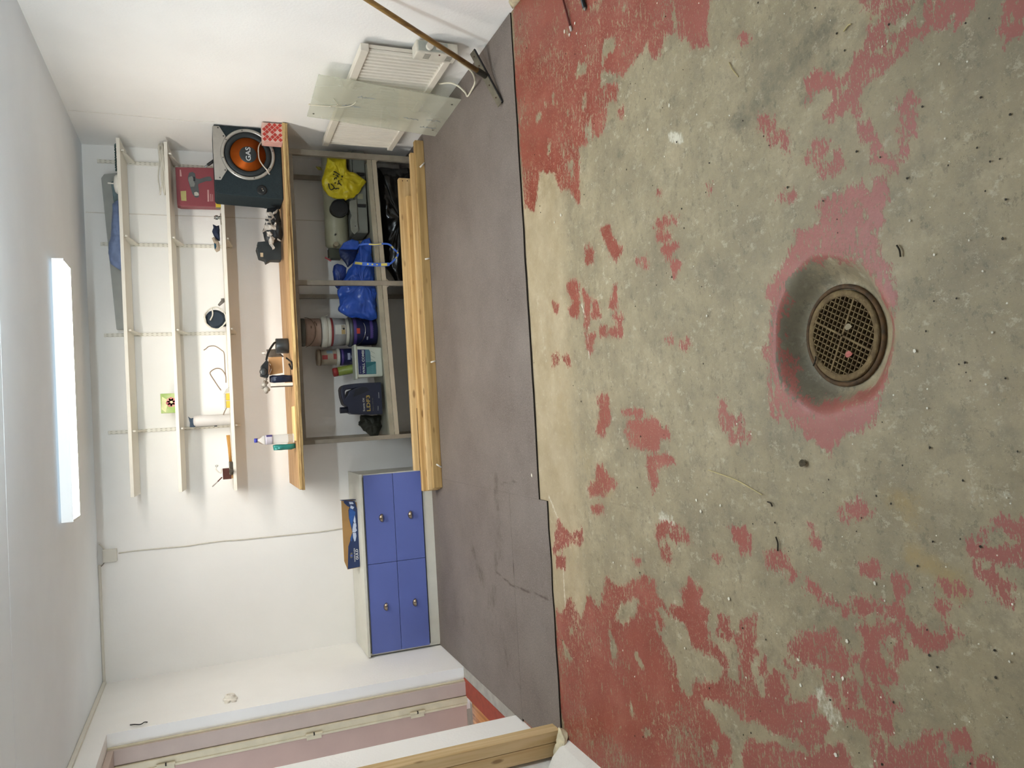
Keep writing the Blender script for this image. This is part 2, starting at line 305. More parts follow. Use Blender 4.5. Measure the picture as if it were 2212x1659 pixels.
MATD=[([-944,4288,-977,4035,-945,3504],0.012,1.6),([-414,4125,-385,3873],0.012,1.3),([-390,3956,-389,3928],0.03,1.0),([-1185,4533,-1211,4333,-1327,4473],0.012,1.0),([-406,4199,-698,4171,-1298,4468],0.13,0.85),([-828,4738,-1152,4443,-1534,4054],0.13,0.8),([-822,3997,-1036,4010,-1265,4005],0.006,1.8),([-1271,5013,-1569,4967],0.08,0.6),([-1523,4018,-1538,3987],0.03,1.0)]
# ------------------------------------------------------------------ setting materials
def wall_mat(name, col, bump=.12):
    return mat(name, col, rough=.85, var=.025, scale=2.2, bump=bump, bscale=70, spec=.2)
WALL = wall_mat('painted_plaster', '#f6f4f0')
WALLB = wall_mat('painted_wall_board', '#f6f4f0', .05)
CEIL = wall_mat('painted_ceiling_glare', '#f1f7fd', .06)  # slight blue tint stands in for the lamp's bluish glare
WHITE = mat('white_paint', '#e8e4da', rough=.45, var=.03, scale=5)
GREYMETAL = mat('grey_metal_frame', '#8d8578', rough=.45, metal=.25, var=.1, scale=20)

def floor_nodes(m, concrete=True):
    nt = m.node_tree; L = nt.links.new; b = nt.nodes['Principled BSDF']
    tc = nd(nt, 'ShaderNodeTexCoord'); P = tc.outputs['Object']
    def noise_(sc, det=6, stretch=None, rough=.6, dist=0.):
        src = P
        if stretch:
            mp = nd(nt, 'ShaderNodeMapping'); mp.inputs['Scale'].default_value = stretch; L(P, mp.inputs['Vector']); src = mp.outputs[0]
        n = nd(nt, 'ShaderNodeTexNoise'); n.inputs['Scale'].default_value = sc; n.inputs['Detail'].default_value = det
        n.inputs['Roughness'].default_value = rough; n.inputs['Distortion'].default_value = dist
        L(src, n.inputs['Vector']); return n.outputs['Fac']
    def ramp(src, stops):
        r = nd(nt, 'ShaderNodeValToRGB'); e = r.color_ramp.elements
        while len(e) < len(stops): e.new(.5)
        for k, (p, c) in enumerate(stops): e[k].position = p; e[k].color = (*(lin(c) if isinstance(c, str) else (c, c, c)), 1)
        L(src, r.inputs[0]); return r.outputs[0]
    def math_(op, a, b_=None, c=None):
        n = nd(nt, 'ShaderNodeMath', operation=op)
        for i, v in enumerate((a, b_, c)):
            if v is None: continue
            if isinstance(v, (int, float)): n.inputs[i].default_value = v
            else: L(v, n.inputs[i])
        return n.outputs[0]
    def mix(f, a, b_):
        n = nd(nt, 'ShaderNodeMix', data_type='RGBA')
        if isinstance(f, (int, float)): n.inputs[0].default_value = f
        else: L(f, n.inputs[0])
        for i, v in ((6, a), (7, b_)):
            if isinstance(v, str): n.inputs[i].default_value = (*lin(v), 1)
            else: L(v, n.inputs[i])
        return n.outputs[2]
    def attr(n_):
        a = nd(nt, 'ShaderNodeAttribute', attribute_name=n_); return a.outputs['Fac']
    def smooth(x, lo, hi, a=0., c=1.):
        n = nd(nt, 'ShaderNodeMapRange', interpolation_type='SMOOTHSTEP')
        n.inputs[1].default_value = lo; n.inputs[2].default_value = hi; n.inputs[3].default_value = a; n.inputs[4].default_value = c
        L(x, n.inputs[0]); return n.outputs[0]
    return noise_, ramp, math_, mix, attr, smooth, b, L, nt

FLOORM = bpy.data.materials.new('concrete_with_worn_red_paint'); FLOORM.use_nodes = True
nz, ramp, mth, mix, attr, smooth, b, L, nt = floor_nodes(FLOORM)
base = ramp(nz(3.2, 8, rough=.65), [(.30, '#776c57'), (.5, '#938569'), (.70, '#a8997c')])
base = mix(mth('MULTIPLY', smooth(nz(11, 8, rough=.75), .46, .66), .7), base, '#776e5a')
base = mix(mth('MULTIPLY', smooth(nz(17, 8, rough=.75, stretch=(1.3, .8, 1)), .52, .7), .55), base, '#b0a48a')
base = mix(smooth(nz(60, 6, rough=.75), .38, .64), base, mix(.5, base, '#8a7e67'))
base = mix(mth('MULTIPLY', smooth(nz(26, 9, rough=.8, stretch=(.9, 1.2, 1)), .555, .60), .45), base, '#5f5848')
base = mix(mth('MULTIPLY', smooth(nz(21, 9, rough=.8, stretch=(1.1, .9, 1)), .565, .61), .45), base, '#bcb199')
sg = nd(nt, 'ShaderNodeAttribute', attribute_name='strip').outputs['Fac']
base = mix(mth('MULTIPLY', smooth(mth('ADD', sg, mth('MULTIPLY', mth('SUBTRACT', nz(8, 7, rough=.7), .5), .9)), .15, 1.1), .6), base, ramp(nz(6, 6), [(.35, '#a3906f'), (.65, '#b9a789')]))
speck = smooth(nz(260, 2), .66, .72); base = mix(mth('MULTIPLY', speck, .5), base, '#b9b29e')
dk = smooth(nz(150, 3, stretch=(1.6, .7, 1)), .66, .71); base = mix(mth('MULTIPLY', dk, .55), base, '#4f4b40')
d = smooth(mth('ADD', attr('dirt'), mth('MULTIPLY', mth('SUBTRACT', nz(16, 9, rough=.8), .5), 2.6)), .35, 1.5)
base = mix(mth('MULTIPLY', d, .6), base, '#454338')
r_ = smooth(mth('ADD', attr('rust'), mth('MULTIPLY', mth('SUBTRACT', nz(14, 9, rough=.78), .5), 3.0)), .35, 1.7)
base = mix(mth('MULTIPLY', r_, .55), base, '#9c7f45')
c_ = smooth(mth('ADD', attr('chalk'), mth('MULTIPLY', mth('SUBTRACT', nz(45, 7, stretch=(1, 1.6, 1), rough=.7), .5), 2.2)), .45, 1.2)
base = mix(mth('MULTIPLY', c_, .7), base, '#dcd8c8')
# worn paint: traced coverage, its edge frayed by noise and flecked all over
edge = mth('MULTIPLY', mth('SUBTRACT', nz(30, 6, stretch=(.75, 1.25, 1), rough=.68), .5), .095)
edge2 = mth('MULTIPLY', mth('SUBTRACT', nz(95, 5, stretch=(.5, 1.5, 1), rough=.7), .5), .075)
cov = mth('ADD', mth('ADD', attr('paint'), edge), edge2)
pm = smooth(cov, -.010, -.005)
thin = mth('MULTIPLY', mth('SUBTRACT', nz(3.5, 4), .5), .35)
fleck = mth('MAXIMUM', smooth(mth('ADD', nz(48, 6, stretch=(.5, 1.5, 1), rough=.68), thin), .585, .605), smooth(mth('ADD', nz(170, 4, stretch=(.5, 1.3, 1), rough=.6), thin), .60, .63))
pm = mth('MULTIPLY', pm, mth('SUBTRACT', 1., fleck))
red = ramp(nz(5, 6, rough=.6), [(.3, '#7f3a2b'), (.55, '#8a4435'), (.75, '#955546')])
red = mix(smooth(nz(190, 3), .6, .7), red, '#a8745f')
red = mix(mth('MULTIPLY', smooth(attr('fade'), .0, 1.), .55), red, '#9a635b')
col = mix(pm, base, red)
L(col, b.inputs['Base Color'])
rg = nd(nt, 'ShaderNodeMapRange'); rg.inputs[3].default_value = .62; rg.inputs[4].default_value = .42; L(pm, rg.inputs[0]); L(rg.outputs[0], b.inputs['Roughness'])
b.inputs['Specular IOR Level'].default_value = .35
bp = nd(nt, 'ShaderNodeBump'); bp.inputs['Strength'].default_value = .35; bp.inputs['Distance'].default_value = .004
hh = mth('ADD', mth('MULTIPLY', pm, .35), mth('MULTIPLY', nz(55, 6, rough=.7), .5)); L(hh, bp.inputs['Height']); L(bp.outputs[0], b.inputs['Normal'])

def seg_dist(px, py, poly, closed=True):
    d = np.full(px.shape, 1e9); n = len(poly)
    for i in range(n if closed else n-1):
        ax, ay = poly[i]; bx, by = poly[(i+1) % n]
        dx, dy = bx-ax, by-ay; l2 = dx*dx+dy*dy+1e-12
        t = np.clip(((px-ax)*dx+(py-ay)*dy)/l2, 0, 1)
        d = np.minimum(d, np.hypot(px-ax-t*dx, py-ay-t*dy))
    return d
def inside(px, py, poly):
    r = np.zeros(px.shape, bool); n = len(poly); j = n-1
    for i in range(n):
        xi, yi = poly[i]; xj, yj = poly[j]
        c = ((yi > py) != (yj > py)) & (px < (xj-xi)*(py-yi)/((yj-yi) if yj != yi else 1e-9)+xi); r ^= c; j = i
    return r
def pairs(l): return [(l[i]/1000, l[i+1]/1000) for i in range(0, len(l), 2)]
POS += [[-1750,3300,-1630,3150,-1290,2260,-1030,1640,-1180,1280,-1750,1200], [2100,3420,1790,2910,1500,2370,1560,2080,2100,2000]]   # the painted margin goes on along both side walls
CLAMP = .07
def coverage(px, py):
    f = np.full(px.shape, -CLAMP)
    for sgn, polys in ((1, POS), (-1, NEG)):
        for l in polys:
            p = pairs(l); xs = [q[0] for q in p]; ys = [q[1] for q in p]
            s = np.where((px > min(xs)-CLAMP) & (px < max(xs)+CLAMP) & (py > min(ys)-CLAMP) & (py < max(ys)+CLAMP))[0]
            if not len(s): continue
            dd = np.minimum(seg_dist(px[s], py[s], p), CLAMP); ins = inside(px[s], py[s], p); sd = np.where(ins, dd, -dd)
            f[s] = np.maximum(f[s], sd) if sgn > 0 else np.minimum(f[s], -sd)
    return f
def strokes(px, py, D):
    f = np.zeros(px.shape)
    for l, w, k in D:
        dd = seg_dist(px, py, pairs(l), closed=False); f = np.maximum(f, k*np.exp(-(dd/(w*.75))**2))
    return f

# ------------------------------------------------------------------ floor with the sunk drain bowl
DCX, DCY, DRO, DRI, DZ = .150, 1.588, .218, .139, -.062
h = .0125
xs = np.arange(XL-.03, XR+.03+h, h); ys = np.arange(-.7, 3.70+h, h)
gx, gy = np.meshgrid(xs, ys); nx, ny = len(xs), len(ys)
rr = np.hypot(gx-DCX, gy-DCY)
an = np.arctan2(gy-DCY, gx-DCX)
rim = DRO + .010*np.sin(3*an+1)+.006*np.sin(7*an)
t = np.clip((rim-rr)/(rim-DRI), 0, 1); t = t*t*(3-2*t)
gz = DZ*t + .0016*np.sin(gx*2.1+gy)*np.cos(gy*1.7)
verts = np.stack([gx, gy, gz], -1).reshape(-1, 3)
keep = (rr < DRI-.012)
faces = []
kk = keep
for j in range(ny-1):
    for i in range(nx-1):
        if kk[j, i] and kk[j, i+1] and kk[j+1, i] and kk[j+1, i+1]: continue
        a = j*nx+i; faces.append((a, a+1, a+nx+1, a+nx))
o0 = len(verts)
far = [(XL-.03, ys[-1], 0), (XR+.03, ys[-1], 0), (XR+.03, DW+.02, 0), (XL-.03, DW+.02, 0)]
me = bpy.data.meshes.new('floor')
me.from_pydata([tuple(v) for v in verts]+far, [], faces+[(o0, o0+1, o0+2, o0+3)])
fx, fy = verts[:, 0], verts[:, 1]
def put_attr(me, name, vals):
    a = me.attributes.new(name, 'FLOAT', 'POINT'); a.data.foreach_set('value', np.concatenate([vals, np.zeros(len(me.vertices)-len(vals))]).astype(np.float32))
cov_ = coverage(fx, fy)
put_attr(me, 'paint', cov_)
R = np.hypot(fx-DCX, fy-DCY)
dirt_and_bowl = np.maximum(strokes(fx, fy, DIRT), np.where(R < .225, .35+1.5*np.clip((fy-DCY+.06)/.2, 0, 1)+.3*np.clip((.15-R)/.02, 0, 1), 0))  # dirt strokes; the bowl also darkens towards its far side and grate
put_attr(me, 'dirt', dirt_and_bowl); put_attr(me, 'rust', strokes(fx, fy, RUST)); put_attr(me, 'chalk', strokes(fx, fy, CHALK))
put_attr(me, 'strip', np.clip((fy-3.02)/.2, 0, 1)*np.clip((1.35-fx)/.3, 0, 1)*np.clip((fx+1.25)/.35, 0, 1))
put_attr(me, 'fade', np.clip((2.6-fy)/1.2, 0, 1))
for p in me.polygons: p.use_smooth = True
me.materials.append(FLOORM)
floor = bpy.data.objects.new('floor', me); C.objects.link(floor); struct(floor)

# drain: cast ring and grid set down in the bowl, dark pipe below
IRON = mat('rusty_cast_iron', '#7d6a49', rough=.75, metal=.3, col2='#5c4a31', scale=40, bump=.3, bscale=120)
DARK = mat('drain_dark', '#0d0c0a', rough=.9)
dr = thing('floor_drain', 'round rusty iron drain grate sunk in the concrete floor', 'drain', (DCX, DCY, DZ-.02))
MB().lathe([(.139, -.03), (.139, .004), (.134, .007), (.128, .007), (.126, .002), (.126, -.03)], (DCX, DCY, DZ+.0), n=56).build('seat_ring', mat('rust_dark', '#3a2c1c', rough=.8, col2='#5c4226', scale=50), dr, smooth=True)
MB().lathe([(.124, -.004), (.124, .008), (.121, .011), (.108, .011), (.105, .008), (.105, -.004), (.124, -.004)], (DCX, DCY, DZ), n=56).build('grate_rim', IRON, dr, smooth=True, bevel=0)
ga = radians(-28)
def gridpt(u, v): return (DCX+u*cos(ga)-v*sin(ga), DCY+u*sin(ga)+v*cos(ga))
for axis in (0, 1):
    for k in range(-7, 8):
        q = k*.0147
        ln = sqrt(max(0, .1065**2-q*q)); 
        if ln < .01: continue
        w = .0058 if k == 0 else .0027
        a = gridpt(-ln, q) if axis == 0 else gridpt(q, -ln); c = gridpt(ln, q) if axis == 0 else gridpt(q, ln)
        MB().bar((*a, DZ+.004), (*c, DZ+.004), w, .011 if k else .013).build('grate_bar', IRON, dr)
MB().lathe([(.138, -.03), (.12, -.03), (.10, -.16), (0.0, -.16)], (DCX, DCY, DZ), n=40).build('pipe', DARK, dr, smooth=True)

# ------------------------------------------------------------------ hardboard sheets over the rear floor
MATM = bpy.data.materials.new('grey_brown_hardboard'); MATM.use_nodes = True
nz, ramp, mth, mix, attr, smooth, b, L, nt = floor_nodes(MATM)
base = ramp(nz(1.7, 7, rough=.65), [(.3, '#5f544d'), (.5, '#6e645d'), (.72, '#7a7069')])
base = mix(smooth(nz(170, 3, rough=.7), .44, .62), base, mix(.5, base, '#8a8078'))
base = mix(smooth(nz(120, 3, stretch=(1.5, .8, 1)), .665, .70), base, '#3f3831')
base = mix(smooth(nz(240, 2), .70, .74), base, '#c9c2b6')
brown = smooth(mth('ADD', attr('stain'), mth('MULTIPLY', mth('SUBTRACT', nz(8, 9, rough=.78, stretch=(1, 1.4, 1)), .5), 3.6)), .55, 1.7)
base = mix(mth('MULTIPLY', brown, .8), base, '#43372a')
L(base, b.inputs['Base Color']); b.inputs['Roughness'].default_value = .62; b.inputs['Specular IOR Level'].default_value = .3
bp = nd(nt, 'ShaderNodeBump'); bp.inputs['Strength'].default_value = .15; bp.inputs['Distance'].default_value = .003
L(nz(150, 4), bp.inputs['Height']); L(bp.outputs[0], b.inputs['Normal'])
EDGE = mat('board_edge', '#241f1a', rough=.9)
mat_root = thing('floor_boards', 'grey-brown hardboard sheets covering the rear part of the floor', 'floor covering', (.2, 4.8, 0.002))
def sheet(x0, x1, y0, y1, z=.009, jag=0):
    s = .0135; X = np.linspace(x0, x1, max(3, int((x1-x0)/s))); Yv = np.linspace(y0, y1, max(3, int((y1-y0)/s)))
    g1, g2 = np.meshgrid(X, Yv); n1, n2 = len(X), len(Yv)
    o = Vector(mat_root['_o'])
    if jag: g2[0] += np.array([noise.noise(Vector((x*7, y0, 3)))*jag for x in X])
    vs = np.stack([g1-o.x, g2-o.y, np.full(g1.shape, z-o.z)], -1).reshape(-1, 3)
    fs = [(j*n1+i, j*n1+i+1, (j+1)*n1+i+1, (j+1)*n1+i) for j in range(n2-1) for i in range(n1-1)]
    m_ = bpy.data.meshes.new('sheet'); 
    rim = [j for j in range(n1)]+[j*n1+n1-1 for j in range(1, n2)]+[(n2-1)*n1+j for j in range(n1-2, -1, -1)]+[j*n1 for j in range(n2-2, 0, -1)]
    nv = len(vs); low = [(vs[i][0], vs[i][1], .0005-o.z) for i in rim]
    sides = [(rim[i], nv+i, nv+(i+1) % len(rim), rim[(i+1) % len(rim)]) for i in range(len(rim))]
    m_.from_pydata([tuple(v) for v in vs]+low, [], fs+sides)
    a = m_.attributes.new('stain', 'FLOAT', 'POINT')
    st = strokes(vs[:, 0]+o.x, vs[:, 1]+o.y, MATD); a.data.foreach_set('value', np.concatenate([st, np.zeros(len(low))]).astype(np.float32))
    m_.materials.append(MATM); m_.materials.append(EDGE)
    for k, p in enumerate(m_.polygons):
        if k >= len(fs): p.material_index = 1
    ob = bpy.data.objects.new('sheet', m_); C.objects.link(ob); ob.parent = mat_root; return ob
sheet(-.4571, XR-.003, 3.586, DW, jag=.006)
sheet(XL+.02, -.4575, 3.490, 3.9992, jag=.006); sheet(XL+.004, -.4575, 4.0005, DW)

# ------------------------------------------------------------------ walls and ceiling
struct(box('wall_back', WALLB, None, XL-.3, XR+.2, DW, DW+.15, -.02, HC+.05))
struct(box('wall_right', WALL, None, XR, XR+.15, -.75, DW, -.02, HC+.05))
struct(box('wall_front', WALL, None, XL-.3, XR+.15, -.9, -.75, -.02, HC+.05))
DJ0, DJ1, LT = 4.11, 5.045, 2.165      # doorway in the left wall: near jamb, far jamb, lintel
lw = MB().box(XL-.28, XL, DJ1, DW, -.02, HC+.05).box(XL-.28, XL, -.75, DJ0, -.02, HC+.05).box(XL-.28, XL, DJ0, DJ1, LT, HC+.05)
struct(lw.build('wall_left', WALL))
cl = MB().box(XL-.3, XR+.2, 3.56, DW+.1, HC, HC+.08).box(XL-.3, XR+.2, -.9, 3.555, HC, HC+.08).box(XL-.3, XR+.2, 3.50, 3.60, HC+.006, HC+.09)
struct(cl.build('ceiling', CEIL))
# joints between the wall boards
JOINT = mat('joint_strip', '#dcd6cc', rough=.9)  # colour of the thin joint strips
for k, x in enumerate((1.575, )):
    struct(MB().box(x-.003, x+.003, DW-.0015, DW, .02, 2.29).build('trim_%d' % (k+1), JOINT))
q = aX(145, 238, XR); q2 = aX(428, 255, XR)
cr = MB().tube([(XR-.001, q.y, 2.29), (XR-.001, 5.44, 2.0), (XR-.001, 5.46, 1.6), (XR-.001, 5.44, 1.42)], .0022, 5)
struct(cr.build('trim_2', JOINT))
# cable trunking where ceiling meets the back and left walls
TR = mat('white_trunking', '#ddd8cc', rough=.5, var=.03)
struct(MB().box(-1.70, -.90, DW-.018, DW, HC-.018, HC-.001).build('trim_3', TR, bevel=.002))
struct(MB().box(XL, XL+.02, 2.6, DW-.02, HC-.024, HC-.001).build('trim_4', TR, bevel=.002))
# yellowed stain of render at the foot of the right wall, concrete skirting at the left post
PLAST = mat('crumbling_plaster', '#cfc5a6', rough=.95, var=.2, scale=20, bump=.6, bscale=40)
b_ = MB().lump([(2.3, .0), (3.56, .0), (3.50, .05), (3.2, .14), (2.9, .10), (2.5, .16)], 0, .006, .003, 20, rings=5)
b_.v = [Vector((XR-.001+min(0, v.y)*1.0, v.x, max(v.z, 0))) for v in b_.v]
struct(b_.build('trim_5', PLAST, smooth=True))

# ------------------------------------------------------------------ doorway in the left wall
FRM = mat('door_frame_paint', '#bfada2', rough=.5, var=.06, scale=6)
CRM = mat('cream_door_edge', '#cfc4a8', rough=.5, var=.08, scale=12)
PNK = mat('dusty_pink_door_paint', '#b99d91', rough=.5, var=.05, scale=4)
door = struct(MB().box(XL-.175, XL-.085, DJ1-.035, DJ1-.001, .012, LT-.001).build('door_1', FRM, bevel=.003))
def dpart(name, m, *a, bevel=.0): return box(name, m, door, *a, bevel=bevel)
dpart('frame_bead', CRM, XL-.088, XL-.076, DJ1-.022, DJ1-.001, .012, LT-.001)
dpart('frame_stop', CRM, XL-.225, XL-.178, DJ1-.05, DJ1-.001, .012, LT-.001, bevel=.003)
dpart('frame_head', FRM, XL-.225, XL-.085, DJ0, DJ1-.036, LT-.036, LT-.001, bevel=.003)
dpart('frame_jamb', FRM, XL-.175, XL-.085, DJ0+.001, DJ0+.03, .012, LT-.037, bevel=.003)
dl = dpart('door_leaf', PNK, XL-1.02, XL-.232, DJ1-.052, DJ1-.01, .02, LT-.05, bevel=.003)
box('leaf_edge', CRM, dl, XL-.2315, XL-.218, DJ1-.056, DJ1-.008, .02, LT-.05)
for z in (.36, 1.02, 1.86):
    hb = MB().tube([(XL-.212, DJ1-.062, z-.05), (XL-.212, DJ1-.062, z+.05)], .008, 10)
    hb.box(XL-.245, XL-.212, DJ1-.060, DJ1-.056, z-.045, z+.045)
    hg = hb.build('hinge', CRM, door)
    MB().tube([(XL-.212, DJ1-.062, z-.004), (XL-.212, DJ1-.062, z+.004)], .0095, 10).build('hinge_ring', mat('hinge_dark', '#2c2722', rough=.6), hg)
SILL = mat('red_sill_paint', '#8f3d2d', rough=.5, var=.15, scale=20)
dpart('threshold', SILL, XL-.185, XL-.065, DJ0, DJ1-.001, -.005, .016, bevel=.004)
dpart('sill_edge', mat('cement_edge', '#9a958c', rough=.9, var=.15), XL-.0645, XL+.006, DJ0, DJ1-.001, -.005, .012)
dpart('sill_step', wood('orange_wood', '#c98a4a', '#9a5f2a', 1), XL-.42, XL-.187, DJ0, DJ1-.01, -.06, -.03)
struct(box('floor_outside', mat('outside_ground', '#8a7a68', rough=.9), None, XL-2.2, XL-.29, 2.6, 6.4, -.12, -.06))
struct(box('wall_outside', mat('outside_render', '#a89a90', rough=.9), None, XL-2.3, XL-2.2, 2.6, 6.4, -.12, 2.9))

# double timber stud by the near edge of that wall
PINE = wood('pine_stud', '#d2b88c', '#b99a6a', 2)
st = thing('door_stud', 'pair of upright pine studs fixed to the left wall beside the doorway', 'timber', (-1.635, 3.54, 0))
box('stud', PINE, st, -1.632, -1.578, 3.498, 3.588, 0, 2.29, bevel=.003)
box('stud', PINE, st, -1.700, -1.634, 3.500, 3.585, 0, 2.29, bevel=.003)
b_ = MB().lump([(-1.74, 0), (-1.56, 0), (-1.545, .03), (-1.60, .045), (-1.66, .07), (-1.74, .06)], 3.45, .045, .016, 25, rings=6, seed=3, zmin=.0)
tag(b_.build('plaster_rubble', PLAST, smooth=False), 'lumps of loose plaster at the foot of the pine studs', 'rubble')
for v in ():
    pass
# low whitewashed kerb along the near left wall
struct(MB().prism([(XL, 0), (-1.60, 0), (-1.615, .04), (-1.66, .09), (XL, .12)], -.7, 3.42, axis='y').build('baseboard_left', wall_mat('whitewashed_kerb', '#dedbd4', .4)))
# ------------------------------------------------------------------ ceiling lamps
LW = mat('lamp_body', '#dfe3e2', rough=.4, var=.02)
LWG = emis('glowing_lamp_side', (.80, .93, 1.0), .10)  # faint bluish glow added to the housing sides
def trough_lamp(x0, x1, y0, y1, zb):
    t = thing('ceiling_lamp', 'lit white fluorescent trough lamp on the ceiling near the back wall', 'lamp', ((x0+x1)/2, (y0+y1)/2, HC), 'ceiling tube lamps')
    b = MB()
    b.box(x0, x1, y0, y0+.006, zb, HC-.02).box(x0, x1, y1-.006, y1, zb, HC-.02).box(x0, x1, y0, y1, HC-.02, HC-.012)
    b.build('housing', LWG, t)
    b = MB().hexa([(x0+.0, y0+.006, zb), (x0+.012, y0+.006, zb), (x0+.012, y1-.006, zb), (x0+.0, y1-.006, zb)],
                  [(x0, y0+.006, HC-.02), (x0+.012, y0+.006, HC-.02), (x0+.012, y1-.006, HC-.02), (x0, y1-.006, HC-.02)])
    b.build('end_cap', LW, t)
    MB().box(x1-.012, x1, y0+.006, y1-.006, zb, HC-.02).build('end_cap', LW, t)
    MB().box(x0+.012, x1-.012, y0+.006, y1-.006, zb+.003, zb+.008).build('diffuser', emis('lamp_diffuser', WARM, LAMP_NEAR_WALL), t)
    MB().box(x0+.1, x1-.1, y0+.07, y1-.07, HC-.012, HC).build('mounting_strip', LW, t)
    return t
trough_lamp(-.45, .955, 4.65, 4.88, 2.232)
def batten_lamp(x0, x1, y):
    t = thing('ceiling_lamp', 'bare white tube lamp hung from the ceiling between drain and trough lamp', 'lamp', ((x0+x1)/2, y, HC), 'ceiling tube lamps')
    MB().box(x0, x1, y-.017, y+.017, HC-.075, HC-.055).build('housing', LW, t, bevel=.004)
    for x in (x0+.25, x1-.25): MB().tube([(x, y, HC-.055), (x, y, HC)], .004, 6).build('hanger', LW, t)
    for x in (x0+.01, x1-.03): MB().box(x, x+.02, y-.03, y+.03, HC-.13, HC-.075).build('tube_holder', LW, t, bevel=.003)
    MB().tube([(x0+.03, y, HC-.112), (x1-.03, y, HC-.112)], .019, 16).build('tube', emis('lamp_tube', COOL, LAMP_NEAR_DOOR), t, smooth=True)
    return t
batten_lamp(-.2, 1.25, 2.72)

# ------------------------------------------------------------------ wall-mounted shelving
SHELF = mat('white_shelf_board', '#ebe6da', rough=.5, var=.02, scale=6)
RAILM = mat('white_rail', '#e6e2d6', rough=.45, var=.02)
SLOT = mat('rail_slot', '#b3ada0', rough=.9)
RX = (1.945, 1.350, .700, .012)
for k, x in enumerate(RX):
    lab = ('white slotted shelf rail in the corner by the right wall', 'white slotted shelf rail, second from the right wall',
           'white slotted shelf rail, third from the right wall', 'white slotted shelf rail nearest the left end of the shelves')[k]
    t = thing('shelf_rail', lab, 'shelf rail', (x, DW-.006, 1.33), 'shelf rails')
    MB().box(x-.0125, x+.0125, DW-.013, DW-.0005, 1.33, 2.205).build('channel', RAILM, t, bevel=.002)
    b = MB()
    for i in range(27):
        z = 1.345+i*.032
        for s in (-1, 1): b.box(x+s*.0062-.0021, x+s*.0062+.0021, DW-.0136, DW-.0128, z, z+.014)
    b.build('slots', SLOT, t)
def shelf(x0, x1, yf, zf, zr, th, lab):
    "board lies from the wall to yf; zf, zr = underside height at front and rear"
    t = thing('wall_shelf', lab, 'shelf', ((x0+x1)/2, 5.9, zr), 'white wall shelves')
    yr = DW-.018
    b = MB().hexa([(x0, yf, zf), (x1, yf, zf), (x1, yr, zr), (x0, yr, zr)], [(x0, yf, zf+th), (x1, yf, zf+th), (x1, yr, zr+th), (x0, yr, zr+th)])
    b.build('board', SHELF, t, bevel=.0015)
    for x in RX:
        if not x0 < x < x1: continue
        b = MB(); w = .006; ye = yf+.035; ze = zr+(zf-zr)*(yr-ye)/(yr-yf)
        pf = [(x-w, ye, ze-.012), (x+w, ye, ze-.012), (x+w, yr, zr-.055), (x-w, yr, zr-.055)]
        pt = [(x-w, ye, ze-.0005), (x+w, ye, ze-.0005), (x+w, yr, zr-.0005), (x-w, yr, zr-.0005)]
        b.hexa(pf, pt); b.lathe([(0, -.006), (.011, -.006), (.011, .006), (0, .006)], (x, ye, ze-.011), n=12, axis=(1, 0, 0))
        b.build('bracket', RAILM, t)
    return t
shelf(-.432, 2.02, 5.76, 2.032, 2.014, .022, 'highest white wall shelf, just under the ceiling')
shelf(-.425, 2.02, 5.77, 1.735, 1.712, .022, 'middle white wall shelf with the coiled cord at its right end')
shelf(-.447, 2.03, 5.75, 1.378, 1.378, .022, 'lowest white wall shelf, above the workbench')
S1, S2, S3 = 2.052, 1.749, 1.400

# --- top shelf
GREYP = mat('grey_plastic', '#9c9e99', rough=.6, var=.05)
o_ = (0, 0)
pl = [(p.x, p.z) for p in (aY(219, 386, 5.97), aY(225, 378, 5.97), aY(258, 374, 5.97), aY(259, 420, 5.97), aY(275, 700, 5.97), aY(270, 712, 5.97), aY(252, 712, 5.97))]
pl = [(x, max(z, S1-.012)) for x, z in pl]
tag(MB().prism(pl, 5.955, 5.985).build('tapered_panel', GREYP, bevel=.003), 'long grey tapered panel on edge along the top shelf', 'panel')
BLUEB = mat('hazed_blue_plastic', '#6c7c9e', rough=.4, var=.2, scale=25)  # blue paled to carry the haze near the lamp
pl = [(p.x, p.z) for p in [aY(a, b, 5.86) for a, b in ((243, 440), (258, 430), (266, 480), (270, 588), (256, 583), (239, 571), (234, 548), (235, 530), (240, 510), (241, 482))]]
tag(MB().lump(pl, 5.86, .05, .008, 22, seed=2, zmin=S1-.006).build('folded_tarp', BLUEB, smooth=True), 'folded blue plastic tarp on the top shelf', 'tarp')
p = aY(250, 398, 5.82)
t = thing('pull_cord_fitting', 'white domed fitting with a short pin on the top shelf', 'fitting', (p.x, 5.82, S1))
MB().lathe([(.066, 0), (.066, .012), (.053, .026), (.02, .032), (0, .033)], (p.x, 5.82, S1-.001), n=28).build('dome', WHITE, t, smooth=True)
MB().tube([(p.x+.004, 5.82, S1+.028), (p.x+.006, 5.82, S1+.068)], .005, 8).build('pin', WHITE, t)
GREEND = mat('dark_green_cord', '#3b4f4c', rough=.7)
pts = [(1.99-i*.0075, 5.80+.008*sin(i*1.9), S1+.006+.007*abs(sin(i*1.35))) for i in range(26)]
tag(MB().tube(bez(pts, 3), .0055, 6).build('knotted_cord', GREEND, smooth=True), 'dark green knotted cord on the top shelf by the right wall', 'cord')
pl = [(p.x, p.z) for p in [aY(a, b, 5.84) for a, b in ((236, 385), (262, 372), (264, 436), (244, 440), (240, 410))]]
tag(MB().lump(pl, 5.925, .02, .006, 25, seed=8, zmin=S1-.006).build('dark_cloth', mat('hazed_teal_cloth', '#74868a', rough=.9, var=.2), smooth=True), 'dark teal cloth behind the white fitting on the top shelf', 'cloth')  # cloth colour lightened, lamp haze mixed into it

